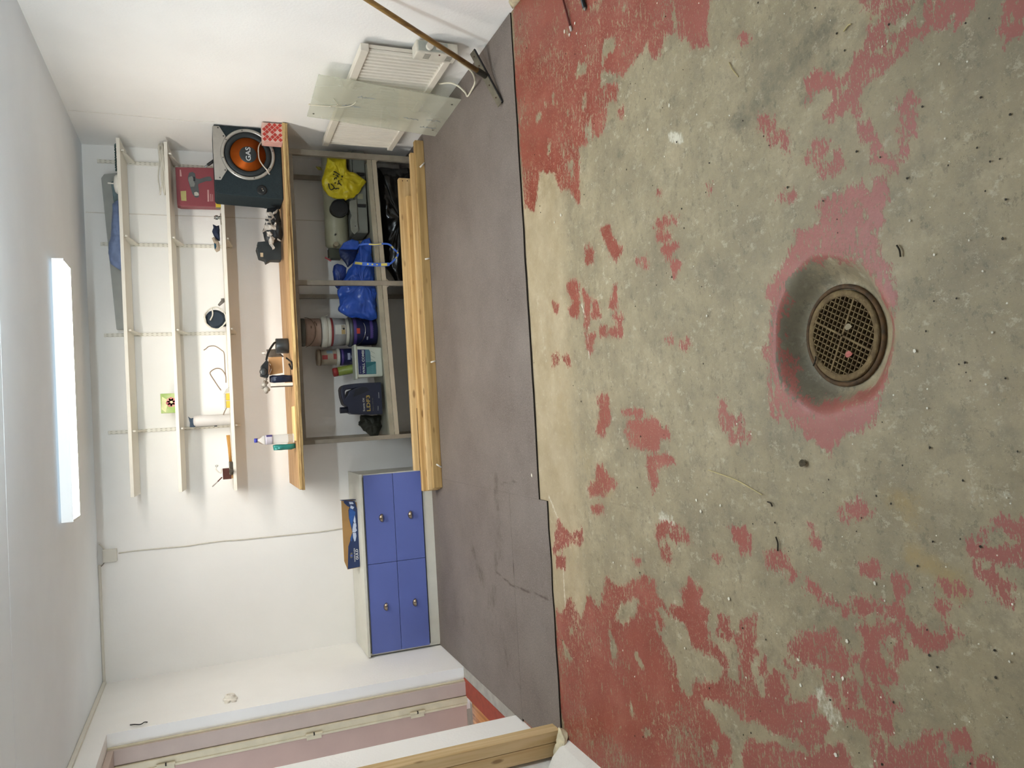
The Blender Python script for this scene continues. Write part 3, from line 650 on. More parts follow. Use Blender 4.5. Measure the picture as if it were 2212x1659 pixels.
# --- middle shelf
CORD = mat('white_cord', '#d8d3c6', rough=.5, var=.05)
p = aY(345, 363, 5.86); pts = []
for i in range(150):
    a = i*2*pi/24; k = i/150
    pts.append((p.x+(.165-.02*sin(i*.37))*cos(a), 5.88+.055*sin(a), S2+.012+.05*k*(.55+.45*sin(i*.21))+.004*sin(i*1.1)))
tag(MB().tube(pts, .0048, 6).build('coiled_cord', CORD, smooth=True), 'coil of white electric cord on the middle shelf', 'cord')
p = aY(376, 871, 5.86); x0 = aY(370, 892, 5.86).x; x1 = aY(362, 850, 5.86).x; zt = aY(347, 870, 5.86).z
t = thing('flower_box', 'small green carton printed with a pink flower on the middle shelf', 'box', ((x0+x1)/2, 5.88, S2))
box('carton', mat('lime_carton', '#b9c48a', rough=.5, var=.2, scale=18, col2='#8fae55'), t, x0, x1, 5.86, 5.90, S2-.004, zt, bevel=.002)
for i in range(7):
    a = i*.9; q = (x0+.55*(x1-x0)+.02*cos(a), 5.8592, S2+.035+.018*sin(a))
    MB().lathe([(0, 0), (.016, 0), (.015, -.0006), (0, -.0006)], q, n=12, axis=(0, 1, 0)).build('petal_print', mat('petal%d' % (i % 3), ('#c77f79', '#d59a8e', '#b9656a')[i % 3], rough=.6), t)
MB().lathe([(0, 0), (.012, 0), (0, -.0009)], (x0+.55*(x1-x0), 5.8588, S2+.033), n=10, axis=(0, 1, 0)).build('flower_eye', mat('cream_print', '#ead9ae', rough=.6), t)
MB().prism([(x0+.006, zt-.03), (x0+.03, zt-.004), (x1-.02, zt-.01), (x1-.05, zt-.05)], 5.8594, 5.8598).build('print_panel', mat('pale_yellow_print', '#d9d9a4', rough=.6), t)

# --- lowest shelf: boxed heat gun, level, odds and ends
REDB = mat('hazed_red_carton', '#8c454c', rough=.45, var=.06, scale=5)  # red greyed so the colour includes haze from the lamp
bx = thing('heat_gun_box', 'red carton with a picture of a grey heat gun on the lowest shelf', 'box', (1.75, 5.93, S3))
MB().prism([(1.608, S3), (1.897, S3), (1.885, 1.692), (1.612, 1.690), (1.604, 1.668)], 5.90, 5.985).build('carton', REDB, bx, bevel=.004)
def rb(pts): return zoomY((370, 355), 16.59, pts, 5.898)
GUNM = mat('printed_grey', '#7d7f7c', rough=.5); GUND = mat('printed_dark_grey', '#54585a', rough=.5); GUNL = mat('printed_light', '#b9b6ac', rough=.5)
g = MB().prism(rb([(600, 560), (590, 480), (640, 300), (760, 270), (850, 330), (880, 500), (1000, 530), (1280, 440), (1400, 440), (1470, 560), (1400, 600), (1250, 600), (1000, 690), (960, 720), (990, 960), (1000, 1120), (960, 1190), (860, 1190), (760, 1060), (680, 830)]), 5.8982, 5.8995).build('gun_picture', GUND, bx)
MB().prism(rb([(610, 560), (620, 470), (730, 420), (790, 480), (800, 580), (850, 700), (820, 800), (690, 810)]), 5.8974, 5.8981).build('gun_body_print', GUNM, g)
MB().prism(rb([(820, 1010), (890, 985), (970, 1020), (990, 1110), (900, 1130), (830, 1120)]), 5.8974, 5.8981).build('nozzle_print', GUNL, g)
MB().prism(rb([(780, 440), (850, 450), (860, 600), (790, 600)]), 5.8974, 5.8981).build('switch_print', mat('black_print', '#22262a', rough=.5), g)
MB().prism(rb([(330, 960), (530, 945), (545, 1310), (360, 1300)]), 5.8986, 5.8995).build('yellow_badge', mat('yellow_badge', '#a9a26a', rough=.5), bx)
for a, c, e, f in (((1290, 910), (1345, 910), (1360, 1330), (1300, 1335)), ((1400, 1060), (1425, 1060), (1440, 1325), (1410, 1325)), ((1470, 1070), (1490, 1070), (1500, 1325), (1475, 1325)), ((300, 190), (345, 190), (375, 430), (310, 430))):
    MB().prism(rb([a, c, e, f]), 5.8986, 5.8995).build('print_line', mat('pale_pink_print', '#c39a96', rough=.5), bx)
YEL = mat('yellow_level_paint', '#c9ad3e', rough=.4, var=.08)
lv = thing('spirit_level', 'yellow spirit level lying on the lowest shelf in front of the red carton', 'spirit level', (1.76, 5.82, S3))
box('body', YEL, lv, 1.578, 1.99, 5.80, 5.825, S3, S3+.034, bevel=.002)
box('end_plug', mat('level_end', '#6d6a5a', rough=.6), lv, 1.572, 1.578, 5.801, 5.824, S3+.001, S3+.033)
BLK = mat('black_plastic', '#1b1d1f', rough=.4, var=.1)
p = aY(455, 340, 5.85)
t = thing('felt_pen', 'black pen propped behind the subwoofer on the lowest shelf', 'pen', (p.x, 5.86, S3))
MB().tube([(1.955, 5.86, S3+.008), (1.90, 5.86, S3+.075)], .011, 10).build('barrel', BLK, t, smooth=True)
MB().tube([(1.90, 5.86, S3+.075), (1.885, 5.86, S3+.094)], .007, 10).build('cap', mat('pen_cap', '#8b8f90', rough=.4), t, smooth=True)
p = aY(464, 470, 5.80)
t = thing('ratchet_socket', 'small chrome socket standing on the lowest shelf', 'socket', (p.x, 5.80, S3))
CHR = mat('chrome', '#c9cbcb', rough=.15, metal=1., var=.05)
MB().lathe([(.013, 0), (.013, .018), (.009, .022), (.017, .024), (.017, .04), (.012, .044), (.012, .05), (0, .05)], (p.x, 5.80, S3), n=14).build('socket_body', CHR, t, smooth=False)
MB().tube(bez([(p.x+.03, 5.80, S3+.004), (p.x, 5.79, S3+.006), (p.x-.05, 5.80, S3+.004)]), .004, 6).build('rod', GREYMETAL, t)
NAVY = mat('navy_cloth', '#20293f', rough=.8, var=.25, scale=30)
pl = zoomY((440, 380), 9.21, [(180, 970), (250, 1000), (310, 985), (325, 1180), (320, 1300), (260, 1270), (200, 1200), (165, 1110), (190, 1040)], 5.80)
gl = thing('work_gloves', 'navy and grey work gloves crumpled on the lowest shelf', 'gloves', (pl[0][0], 5.80, S3))
MB().lump(pl, 5.80, .035, .006, 35, seed=1, zmin=S3).build('glove', NAVY, gl, smooth=True)
pl = zoomY((440, 380), 9.21, [(160, 1240), (200, 1215), (240, 1260), (300, 1290), (325, 1400), (320, 1480), (260, 1520), (215, 1460), (205, 1330)], 5.79)
MB().lump(pl, 5.79, .03, .006, 35, seed=4, zmin=S3).build('glove', mat('beige_cloth', '#a99a88', rough=.9, var=.2, scale=30), gl, smooth=True)
pl = zoomY((440, 380), 9.21, [(205, 1330), (255, 1320), (270, 1400), (240, 1440), (215, 1445)], 5.76)
MB().lump(pl, 5.77, .012, .004, 35, seed=5, zmin=S3).build('glove_cuff', mat('teal_cloth', '#24485a', rough=.9, var=.2), gl, smooth=True)
# work lamp disc with cord
p = aY(462, 690, 5.84); q = aY(441, 690, 5.84)
t = thing('inspection_lamp', 'round black inspection lamp wound with white cord on the lowest shelf', 'lamp', (p.x, 5.85, S3))
cz = S3+.070
MB().lathe([(0, -.03), (.05, -.03), (.068, -.018), (.068, .018), (.05, .03), (0, .03)], (p.x, 5.85, cz), n=32, axis=(0, 1, 0)).build('drum', mat('blue_black_plastic', '#26303a', rough=.35), t, smooth=False, bevel=.004)
MB().box(p.x-.05, p.x+.05, 5.835, 5.875, S3, S3+.02).build('foot', BLK, t, bevel=.004)
lp = []
for i in range(60):
    a = i*2*pi/26; lp.append((p.x+.006+(.076+.003*sin(i))*cos(a), 5.82+.012*sin(i*.7), cz+(.072+.004*cos(i*1.3))*sin(a)))
MB().tube(lp, .0042, 6).build('cord', CORD, t, smooth=True)
MB().tube(bez([(p.x+.075, 5.815, cz+.02), (p.x+.03, 5.812, cz+.018), (p.x-.01, 5.812, cz+.036)]), .0055, 6).build('cord_end', CORD, t, smooth=True)
PLUG = mat('grey_plug', '#6e6a64', rough=.5)
MB().tube([(p.x+.10, 5.84, S3+.045), (p.x+.135, 5.84, S3+.012)], [.008, .014], 8).build('plug', PLUG, t, smooth=True)
MB().tube([(p.x+.13, 5.84, S3+.014), (p.x+.15, 5.84, S3+.016)], .012, 8).build('plug_cap', PLUG, t, smooth=True)
# yellow block with looped cord
BRC = mat('brown_cord', '#8b7866', rough=.6)
def s3(pts, y): return [(a, y, max(b, S3+.004)) for a, b in zoomY((440, 740), 10.37, pts, y)]
x0 = s3([(500, 1465)], 5.80)[0][0]; x1 = s3([(480, 1140)], 5.80)[0][0]
t = thing('wall_adapter', 'yellow clear-topped adapter block with looped brown cord on the lowest shelf', 'adapter', ((x0+x1)/2, 5.80, S3))
box('block', mat('yellow_block', '#d6b23f', rough=.4, var=.08), t, x0, (x0+x1)/2-.002, 5.78, 5.82, S3, S3+.026, bevel=.004)
box('block', mat('yellow_block', '#d6b23f'), t, (x0+x1)/2+.002, x1, 5.78, 5.82, S3, S3+.026, bevel=.004)
CLEAR = mat('clear_plastic', '#e9e6de', rough=.15, trans=.6, var=.02)
box('cover', CLEAR, t, x0-.006, x1+.004, 5.776, 5.824, S3+.0265, S3+.038, bevel=.005)
MB().hexa([(x1+.006, 5.78, S3), (x1+.045, 5.785, S3), (x1+.045, 5.815, S3), (x1+.006, 5.82, S3)], [(x1+.006, 5.785, S3+.035), (x1+.03, 5.79, S3+.02), (x1+.03, 5.81, S3+.02), (x1+.006, 5.815, S3+.035)]).build('clear_end', CLEAR, t, bevel=.003)
MB().tube(bez(s3([(390, 1070), (330, 990), (250, 870), (150, 710), (160, 650), (250, 590), (340, 580), (420, 620), (490, 740), (500, 900)], 5.81)), .0042, 6).build('cord', BRC, t, smooth=True)
MB().tube(bez(s3([(510, 1465), (470, 1540), (440, 1620)], 5.79)), [.004]*8+[.004]*8+[.006], 6).build('cord_tail', BRC, t, smooth=True)
lw_ = MB().tube(bez(s3([(0, 170), (50, 140), (110, 90), (210, 75), (290, 95), (400, 170), (455, 230), (470, 400), (480, 600), (490, 720)], 5.83)), .0036, 6)
tag(lw_.build('loose_wire', BRC, smooth=True), 'thin loose brown wire curling up from the lowest shelf', 'wire')
# white cartridge roll
p0 = aY(493, 905, 5.90); p1 = aY(425, 905, 5.90)
t = thing('spray_cylinder', 'tall white cylinder with dark trigger cap standing on the lowest shelf', 'canister', (p0.x, 5.90, S3))
MB().lathe([(.038, 0), (.040, .004), (.040, .225), (.032, .243), (.014, .248), (0, .248)], (p0.x-.003, 5.90, S3), n=28).build('can', mat('off_white_can', '#d3cfcb', rough=.4, var=.03), t, smooth=True)
DB = mat('dark_blue_cap', '#27384a', rough=.4)
MB().prism([(p0.x-.03, S3+.246), (p0.x+.022, S3+.246), (p0.x+.018, S3+.262), (p0.x+.034, S3+.282), (p0.x+.02, S3+.276), (p0.x-.012, S3+.270), (p0.x-.044, S3+.272), (p0.x-.046, S3+.236), (p0.x-.036, S3+.236)], 5.888, 5.912).build('trigger', DB, t, bevel=.003)
MB().tube([(p0.x-.044, 5.90, S3+.10), (p0.x-.046, 5.90, S3+.235)], .003, 6).build('straw', mat('grey_straw', '#8b8880'), t)
box('clip', BLK, t, p0.x-.05, p0.x-.04, 5.893, 5.907, S3+.09, S3+.11)
# hammer
HND = wood('hammer_handle', '#c99a55', '#a9763a', 0, knots=False)
xa = aY(490, 940, 5.80).x; xb = aY(495, 998, 5.80).x; xc = aY(498, 1025, 5.80).x
t = thing('hammer', 'hammer with a light wooden handle lying on the lowest shelf', 'hammer', (xb, 5.80, S3))
MB().tube([(xa, 5.80, S3+.022), ((xa+xb)/2, 5.80, S3+.017), (xb, 5.80, S3+.014)], [.0135, .011, .0105], 10).build('handle', HND, t, smooth=True)
STEEL = mat('dull_steel', '#5e564c', rough=.4, metal=.8, var=.15)
box('head', STEEL, t, xc, xb+.003, 5.745, 5.815, S3+.001, S3+.026, bevel=.004)
MB().tube([(xc+.03, 5.745, S3+.0135), (xc+.03, 5.72, S3+.0135)], .014, 12).build('hammer_face', STEEL, t)
# brown block with brush and clip
x0 = aY(490, 1035, 5.84).x; x1 = aY(487, 1012, 5.84).x
t = thing('sanding_block', 'brown sanding block with thin brush stuck out to its left', 'sanding block', ((x0+x1)/2, 5.85, S3))
box('block', mat('brown_abrasive', '#54322c', rough=.9, var=.12, scale=60), t, x0, x1, 5.82, 5.88, S3+.012, S3+.068, bevel=.002)
box('wooden_base', mat('raw_wood_edge', '#b08b5e', rough=.8), t, x0+.003, x1-.002, 5.822, 5.878, S3, S3+.012)
pts = zoomY((330, 820), 6.38, [(955, 1345), (895, 1405), (820, 1475)], 5.84)
MB().tube([(pts[0][0], 5.84, pts[0][1]), (pts[1][0], 5.84, pts[1][1])], .0048, 6).build('brush_handle', mat('dark_brown', '#5a2f29', rough=.6), t)
MB().tube([(pts[1][0], 5.84, pts[1][1]), (pts[2][0], 5.84, pts[2][1])], .0042, 6).build('brush_ferrule', mat('ferrule', '#9a948c', rough=.35, metal=.6), t)
pts = zoomY((330, 820), 6.38, [(950, 1230), (940, 1290), (900, 1270), (870, 1240), (880, 1190), (905, 1180)], 5.85)
MB().tube([(a, 5.85, b) for a, b in pts], .0055, 6).build('white_clip', WHITE, t, smooth=True)
MB().tube([(pts[4][0]+.006*cos(a), 5.845, pts[4][1]+.008*sin(a)) for a in [i*.6 for i in range(11)]], .0014, 5).build('ring', BLK, t)

# ------------------------------------------------------------------ workbench
BW = wood('bench_pine', '#c4a075', '#a07a50', 0)
BWE = wood('bench_rough_edge', '#dcbd84', '#7d5a30', 0, grain=1.6)
BLKW = mat('packing_wood', '#a08a5c', rough=.8, var=.1)
ZB = .995
wb = thing('workbench', 'long pine-topped workbench on a grey metal frame against the back wall', 'workbench', (.8, 5.7, 0))
BX0, BX1, BYF = -.447, 2.056, 5.34
for a, c in ((BYF+.004, 5.575), (5.577, 5.815), (5.817, DW-.004)):
    box('plank', BW, wb, BX0, BX1, a, c, ZB-.022, ZB, bevel=.002)
def rough_strip(z0, z1, y0, y1, seed, x0, x1):
    b = MB(); N = 70; vs = []
    for i in range(N+1):
        x = x0+(x1-x0)*i/N; j = noise.noise(Vector((x*6, seed, 0)))*.006+noise.noise(Vector((x*23, seed, 2)))*.003
        vs += [(x, y0+j, z0), (x, y0+j*.6, z1), (x, y1, z1), (x, y1, z0)]
    fs = [(4*i+k, 4*i+(k+1) % 4, 4*i+4+(k+1) % 4, 4*i+4+k) for i in range(N) for k in range(4)]+[(0, 1, 2, 3), (4*N+3, 4*N+2, 4*N+1, 4*N)]
    b.add(vs, fs); return b
rough_strip(ZB-.017, ZB+.001, BYF-.004, BYF+.05, 1, BX0+.004, BX1).build('front_edge_strip', BWE, wb)
rough_strip(ZB-.034, ZB-.0175, BYF+.004, BYF+.05, 5, BX0-.004, BX1).build('front_edge_strip', BWE, wb)
YL = 5.58
LX = ((1.947, .0205), (1.000, .0175), (-.140, .0155))
for x, w in LX:
    box('leg', GREYMETAL, wb, x-w, x+w, YL, YL+.035, .010, ZB-.06, bevel=.0015)
    box('packing_block', BLKW, wb, x-w-.005, x+w+.05 if x > 0 else x+.03, YL-.02, YL+.05, ZB-.060, ZB-.035, bevel=.002)
for x in (1.895, .967, -.13):
    box('rear_leg', GREYMETAL, wb, x-.016, x+.016, 5.99, 6.022, .010, ZB-.06)
box('front_rail', GREYMETAL, wb, -.15, 1.96, YL+.006, YL+.012, ZB-.085, ZB-.036)
box('rear_rail', GREYMETAL, wb, -.15, 1.96, 6.02, 6.03, ZB-.09, ZB-.036)
MB().bar((-.16, YL-.06, ZB-.041), (.25, YL-.06, ZB-.041), .03, .011).build('spacer_strip', BLKW, wb)
def shz(x): return .305+(x+.13)*.0315         # lower shelf slopes a little to the left
SHM = mat('lower_shelf_steel', '#8d8c7d', rough=.55, var=.08, scale=9)
MB().bar((-.125, YL+.012, shz(-.125)-.012), (1.925, YL+.012, shz(1.925)-.012), .006, .034).build('shelf_lip', mat('shelf_lip_paint', '#8a8474', rough=.5, var=.1), wb)
MB().bar((-.125, YL+.010, shz(-.125)-.048), (1.925, YL+.010, shz(1.925)-.048), .010, .032).build('shelf_rail', mat('shelf_rail_paint', '#9b9281', rough=.5, var=.15, scale=3), wb)
MB().hexa([(-.125, YL+.016, shz(-.125)-.012), (1.925, YL+.016, shz(1.925)-.012), (1.925, 6.02, shz(1.925)-.012), (-.125, 6.02, shz(-.125)-.012)],
          [(-.125, YL+.016, shz(-.125)-.004), (1.925, YL+.016, shz(1.925)-.004), (1.925, 6.02, shz(1.925)-.004), (-.125, 6.02, shz(-.125)-.004)]).build('lower_shelf', SHM, wb)
for x, w in LX:
    for s in (-1, 1):
        xx = x+s*(w+.0005); 
        if not -.12 < xx < 1.93: continue
        MB().prism([(xx, shz(x)-.064), (xx+s*.018, shz(x)-.064), (xx, shz(x)-.085)], YL+.006, YL+.014).build('gusset', GREYMETAL, wb)

# flat offcut on the front edge of the bench
q = [aZ(a, c, ZB+.002) for a, c in ((623, 868), (636, 866), (640, 938), (627, 940))]
x0, x1 = min(v.x for v in q), max(v.x for v in q)
tag(box('wood_offcut', wood('pale_pine', '#e6cc92', '#d3b272', 0), None, -.118, .118, BYF+.03, BYF+.185, ZB+.0012, ZB+.012, bevel=.002), 'pale pine offcut lying near the left end of the workbench', 'offcut')

# ------------------------------------------------------------------ on the workbench
CARP = mat('charcoal_carpet', '#2b3438', rough=.95, var=.12, scale=120, bump=.15, bscale=400, spec=.15)
sw = thing('subwoofer', 'dark carpeted subwoofer box with an orange-coned speaker at the right end of the bench', 'subwoofer', (1.82, 5.62, ZB))
SY = 5.475
fr = [(1.562, ZB+.002), (2.052, ZB+.002), (2.056, 1.432), (2.04, 1.440), (1.600, 1.440), (1.583, 1.430)]
MB().prism(fr, SY, 5.738).build('cabinet', CARP, sw, bevel=.006)
def sub(pts, y=SY-.004): return zoomY((440, 250), 8.294, pts, y)
SILV = mat('brushed_silver', '#a8a6a0', rough=.3, metal=.6, var=.05, scale=30)
pan = MB().prism(sub([(155, 180), (275, 185), (395, 370), (310, 560), (300, 640), (330, 800), (420, 970), (310, 1150), (200, 1145), (170, 650)]), SY-.006, SY-.0005).build('silver_trim', SILV, sw, bevel=.0015)
for a in ((255, 215), (355, 365), (290, 1110), (385, 975)):
    (x, z), = sub([a]); MB().lathe([(0, -.003), (.005, -.002), (.005, 0), (0, 0)], (x, SY-.006, z), n=10, axis=(0, 1, 0)).build('screw', mat('screw_dark', '#4a4a48', rough=.4, metal=.7), pan)
(cx, cz), = sub([(795, 697)]); ax = (0, -1, 0); cc = (cx, SY, cz)
SR = .177
MB().lathe([(SR, 0), (SR, .009), (SR-.006, .012), (SR-.016, .012), (SR-.022, .008), (SR-.022, 0), (SR, 0)], cc, n=64, axis=ax).build('speaker_ring', SILV, sw, smooth=True)
RUB = mat('rubber_surround', '#23292c', rough=.6, var=.1)
MB().lathe([(SR-.022, .002), (SR-.03, .012), (SR-.046, .015), (SR-.057, .008), (SR-.061, 0), (SR-.022, 0)], cc, n=64, axis=ax).build('surround', RUB, sw, smooth=True)
ORG = mat('orange_anodised_cone', '#c2601f', rough=.32, metal=.55, var=.08, scale=8)
MB().lathe([(SR-.061, .006), (.071, -.004), (.071, -.007), (SR-.061, .0)], cc, n=64, axis=ax).build('cone', ORG, sw, smooth=True)
MB().lathe([(.072, -.003), (.064, .004), (.042, .010), (0, .013)], cc, n=48, axis=ax).build('dust_cap', mat('cap_dark', '#2c3234', rough=.35), sw, smooth=True)
g_ = sub([(855, 860), (755, 615)])
text('logo_gas', 'GAS', cx-.046, cx+.048, cz-.0165, cz+.0165, SY-.0148, mat('silver_lettering', '#c9cdd0', rough=.35, metal=.3), sw, bold=.012)
for k in range(8):
    a = k*pi/4+.2; MB().lathe([(0, .016), (.004, .015), (.004, .012), (0, .012)], (cx+(SR-.011)*cos(a), SY, cz+(SR-.011)*sin(a)), n=8, axis=ax).build('ring_screw', mat('screw_dark', '#4a4a48'), sw)
(x, z), = sub([(1045, 1330)])
MB().lathe([(.034, 0), (.034, .003), (.024, .005), (.018, .003), (0, .002)], (x, SY, z), n=28, axis=ax).build('terminal_cup', BLK, sw, smooth=True)
MB().tube([(x+.004, SY-.002, z+.004), (x+.003, SY-.02, z)], .005, 8).build('terminal', CHR, sw)
MB().tube([(x-.008, SY-.002, z-.004), (x-.008, SY-.016, z-.006)], .004, 8).build('terminal', CHR, sw)
b = MB()
for (px_, py_) in ((60, 250),): pass
# carton with red lattice print and the white cord hanging off it
CHK = mat('pale_pink_print_paper', '#d8b7ab', rough=.6, var=.05)
x0, x1 = 1.925, 2.052; bt = thing('lattice_box', 'small white carton with red lattice print in front of the subwoofer', 'box', ((x0+x1)/2, 5.40, ZB))
box('carton', CHK, bt, x0, x1, 5.350, 5.450, ZB+.001, ZB+.132, bevel=.002)
RP = mat('red_print', '#b83a30', rough=.5)
n = 0
for i in range(7):
    for j in range(7):
        u = x0+.013+i*.0168; w = ZB+.015+j*.0172
        if (i+j) % 2 or (i*3+j) % 7 == 3: continue
        s = .0142
        MB().prism([(u-s, w), (u, w-s), (u+s, w), (u, w+s)], 5.3488, 5.3498).build('red_lozenge', RP, bt)
box('torn_flap', mat('pink_paper', '#d9a79d', rough=.7), bt, x0-.0045, x0-.0005, 5.351, 5.44, ZB+.002, ZB+.12)
CRDW = mat('beige_cord', '#b7ada0', rough=.5)
cp = [(p_[0], 5.42 if k else 5.44, p_[1]) for k, p_ in enumerate(sub([(1035, 460), (985, 560), (980, 680), (1000, 800), (1060, 900), (1130, 980), (1170, 1020)], 5.43))]
cp[-1] = (cp[-1][0], 5.44, cp[-1][2])
t = thing('audio_cord', 'thin beige cord looping down across the front of the subwoofer', 'cord', cp[-1])
MB().tube(bez(cp), .0042, 8).build('cord', CRDW, t, smooth=True)
MB().tube([cp[-1], (cp[-1][0]-.010, 5.44, cp[-1][2]-.006)], .006, 8).build('plug', CHR, t)
# small glass-fronted device
def bench(pts, y): return zoomY((540, 400), 9.22, pts, y)
q = bench([(285, 250), (450, 440)], 5.75)
x0, x1 = q[1][0], q[0][0]
t = thing('card_reader', 'small black device with a pale window beside the subwoofer', 'device', ((x0+x1)/2, 5.77, ZB))
box('case', BLK, t, x0, 1.60, 5.75, 5.80, ZB+.001, q[0][1], bevel=.004)
q2 = bench([(320, 300), (440, 410)], 5.75)
box('window', mat('pale_display', '#aebcc0', rough=.3), t, q2[1][0], q2[0][0], 5.7485, 5.7498, q2[1][1], q2[0][1])
box('window_label', mat('cream_label', '#d9d4bc', rough=.5), t, q2[1][0]+.008, q2[1][0]+.03, 5.7475, 5.7484, q2[1][1]+.008, q2[0][1]-.02)
# bundle of greasy parts wrapped in torn plastic
pb = thing('plastic_bundle', 'dark machine parts wrapped in torn clear plastic on the bench', 'bundle', (1.30, 5.62, ZB))
pl = bench([(335, 470), (430, 440), (560, 470), (600, 560), (640, 800), (640, 1000), (600, 1130), (430, 1180), (300, 1110), (265, 960), (250, 920), (300, 780), (330, 680)], 5.62)
DKP = mat('dark_greasy_part', '#23272b', rough=.45, var=.3, scale=30)
MB().lump(pl, 5.62, .06, .018, 18, seed=3, zmin=ZB+.001).build('dark_core', DKP, pb, smooth=True)
FOIL = mat('crinkled_white_plastic', '#c9c2b9', rough=.35, var=.25, scale=22, col2='#8e8882')
for sd, pts in ((6, [(330, 520), (440, 545), (480, 620), (520, 700), (525, 900), (440, 880), (370, 890), (250, 940), (270, 830), (320, 760), (325, 640)]),
                (9, [(390, 1020), (460, 1010), (500, 1060), (470, 1160), (485, 1260), (450, 1285), (420, 1220), (380, 1170), (370, 1090)]),
                (12, [(440, 560), (560, 470), (550, 520), (480, 590)]), (15, [(555, 1050), (620, 1100), (590, 1120), (550, 1090)]), (17, [(320, 920), (400, 920), (440, 980), (380, 1030), (340, 1010)])):
    MB().lump(bench(pts, 5.56), 5.565, .012, .016, 40, seed=sd, rings=5, zmin=ZB+.002).build('plastic_scrap', FOIL, pb, smooth=True)
for a in ((340, 690), (385, 770), (400, 630), (475, 715)):
    (x, z), = bench([a], 5.54); MB().lump([(x-.007, z-.012), (x+.005, z-.01), (x+.008, z+.014), (x-.004, z+.012)], 5.545, .008, .002, 30, res=24, rings=4).build('dark_hole', DKP, pb, smooth=True)
# black battery-like container with paper label
pl = bench([(150, 1130), (300, 1115), (620, 1120), (632, 1480), (590, 1490), (420, 1485), (320, 1540), (300, 1480), (250, 1460), (180, 1440), (160, 1360), (125, 1250), (155, 1190)], 5.665)
pl = [(x, max(z, ZB+.001)) for x, z in pl]
t = thing('black_container', 'chipped black plastic container with a small paper label on the bench', 'container', (pl[3][0], 5.62, ZB))
MB().prism(pl, 5.665, 5.76).build('body', mat('worn_black_plastic', '#2b3032', rough=.6, var=.2), t, bevel=.004)
q = bench([(205, 1345), (265, 1430)], 5.664); box('paper_label', mat('tan_label', '#b7a386', rough=.7), t, q[1][0], q[0][0], 5.6635, 5.6648, q[1][1], q[0][1])
# black ring, cord, cardboard etc. in the middle of the bench
def mid(pts, y): return zoomY((540, 700), 9.22, pts, y)
q = mid([(520, 280), (680, 580)], 5.62); xc = (q[0][0]+q[1][0])/2; r0 = (q[0][0]-q[1][0])/2
zt = mid([(520, 430)], 5.62)[0][1]
t = thing('round_tin', 'round matt black tin on the workbench', 'tin', (xc, 5.64, ZB))
MB().lathe([(r0*.97, 0), (r0, .006), (r0, zt-ZB-.004), (r0*.96, zt-ZB), (0, zt-ZB)], (xc, 5.645, ZB+.0005), n=40).build('body', mat('gunmetal', '#47494a', rough=.35, metal=.5, var=.05), t, smooth=True)
KRAFT = mat('kraft_card', '#b98f63', rough=.75, var=.05, scale=6)
pl = mid([(365, 665), (635, 650), (655, 970), (385, 1020), (430, 900), (410, 800), (370, 760)], 5.50)
t = tag(MB().prism(pl, 5.495, 5.515).xform(Matrix.Identity(4)).build('card_box', KRAFT, bevel=.001), 'brown cardboard piece standing behind black clutter on the bench', 'cardboard')
pl = mid([(330, 500), (510, 490), (690, 640), (640, 660), (370, 650), (345, 600)], 5.74)
tag(MB().lump(pl, 5.76, .03, .006, 20, seed=4, zmin=ZB+.001).build('grey_cloth', mat('taupe_cloth', '#5f564c', rough=.9, var=.15), smooth=True), 'taupe cloth heaped behind the round tin', 'cloth')
pts = mid([(325, 720), (360, 580), (420, 470), (490, 370), (520, 345)], 5.50)
t = thing('earmuffs', 'black ear defenders with a curved headband propped on the cardboard', 'earmuffs', (pts[0][0], 5.52, ZB))
MB().tube(bez([(a, 5.50+.02*i, b) for i, (a, b) in enumerate(pts)]), .0075, 8).build('headband', BLK, t, smooth=True)
MB().prism(mid([(330, 710), (365, 760), (415, 840), (425, 880), (400, 960), (375, 1010), (355, 1080), (200, 1050), (215, 840)], 5.47), 5.45, 5.49).build('ear_cup', BLK, t, bevel=.006)
MB().lathe([(0, .012), (.022, .01), (.026, 0), (0, 0)], (mid([(270, 950)], 5.45)[0][0], 5.45, mid([(270, 950)], 5.45)[0][1]), n=20, axis=(0, -1, 0)).build('cup_button', mat('dark_gloss', '#3a3d3f', rough=.2), t, smooth=True)
zc_ = mid([(370, 900)], 5.455)[0]
MB().lump(mid([(365, 760), (420, 840), (420, 900), (385, 1010), (360, 1000)], 5.46), 5.452, .02, .002, 20, rings=5, seed=2).build('cushion', mat('brown_foam', '#6b4f3a', rough=.8), t, smooth=True)
pts = mid([(640, 670), (715, 750), (720, 760)], 5.49); 
bc = MB().tube(bez([(mid([(640, 680)], 5.52)[0][0], 5.52, ZB+.03), (mid([(690, 740)], 5.48)[0][0], 5.47, ZB+.012), (mid([(740, 780)], 5.43)[0][0], 5.42, ZB+.006), (mid([(700, 900)], 5.43)[0][0], 5.43, ZB+.006), (mid([(650, 800)], 5.50)[0][0], 5.50, ZB+.016)]), .006, 8)
tag(bc.build('black_cable', BLK, smooth=True), 'short loop of black cable lying in front of the cardboard', 'cable')
x0 = mid([(600, 1160)], 5.48)[0][0]; x1 = mid([(600, 1020)], 5.48)[0][0]; zt = mid([(390, 1090)], 5.48)[0][1]
t = thing('navy_packet', 'shiny navy foil packet beside the cardboard', 'packet', ((x0+x1)/2, 5.49, ZB))
MB().lump([(x0, ZB+.001), (x1, ZB+.001), (x1+.003, zt-.02), (x1-.004, zt), (x0+.004, zt), (x0-.002, zt-.03)], 5.49, .022, .005, 25, seed=6, zmin=ZB+.001).build('pouch', mat('navy_foil', '#1c2338', rough=.25, var=.3, scale=20), t, smooth=True)
x0b = mid([(600, 1235)], 5.47)[0][0]
t = thing('paper_stack', 'pair of white card sleeves standing on the bench beside the navy packet', 'card sleeves', (x0b, 5.48, ZB))
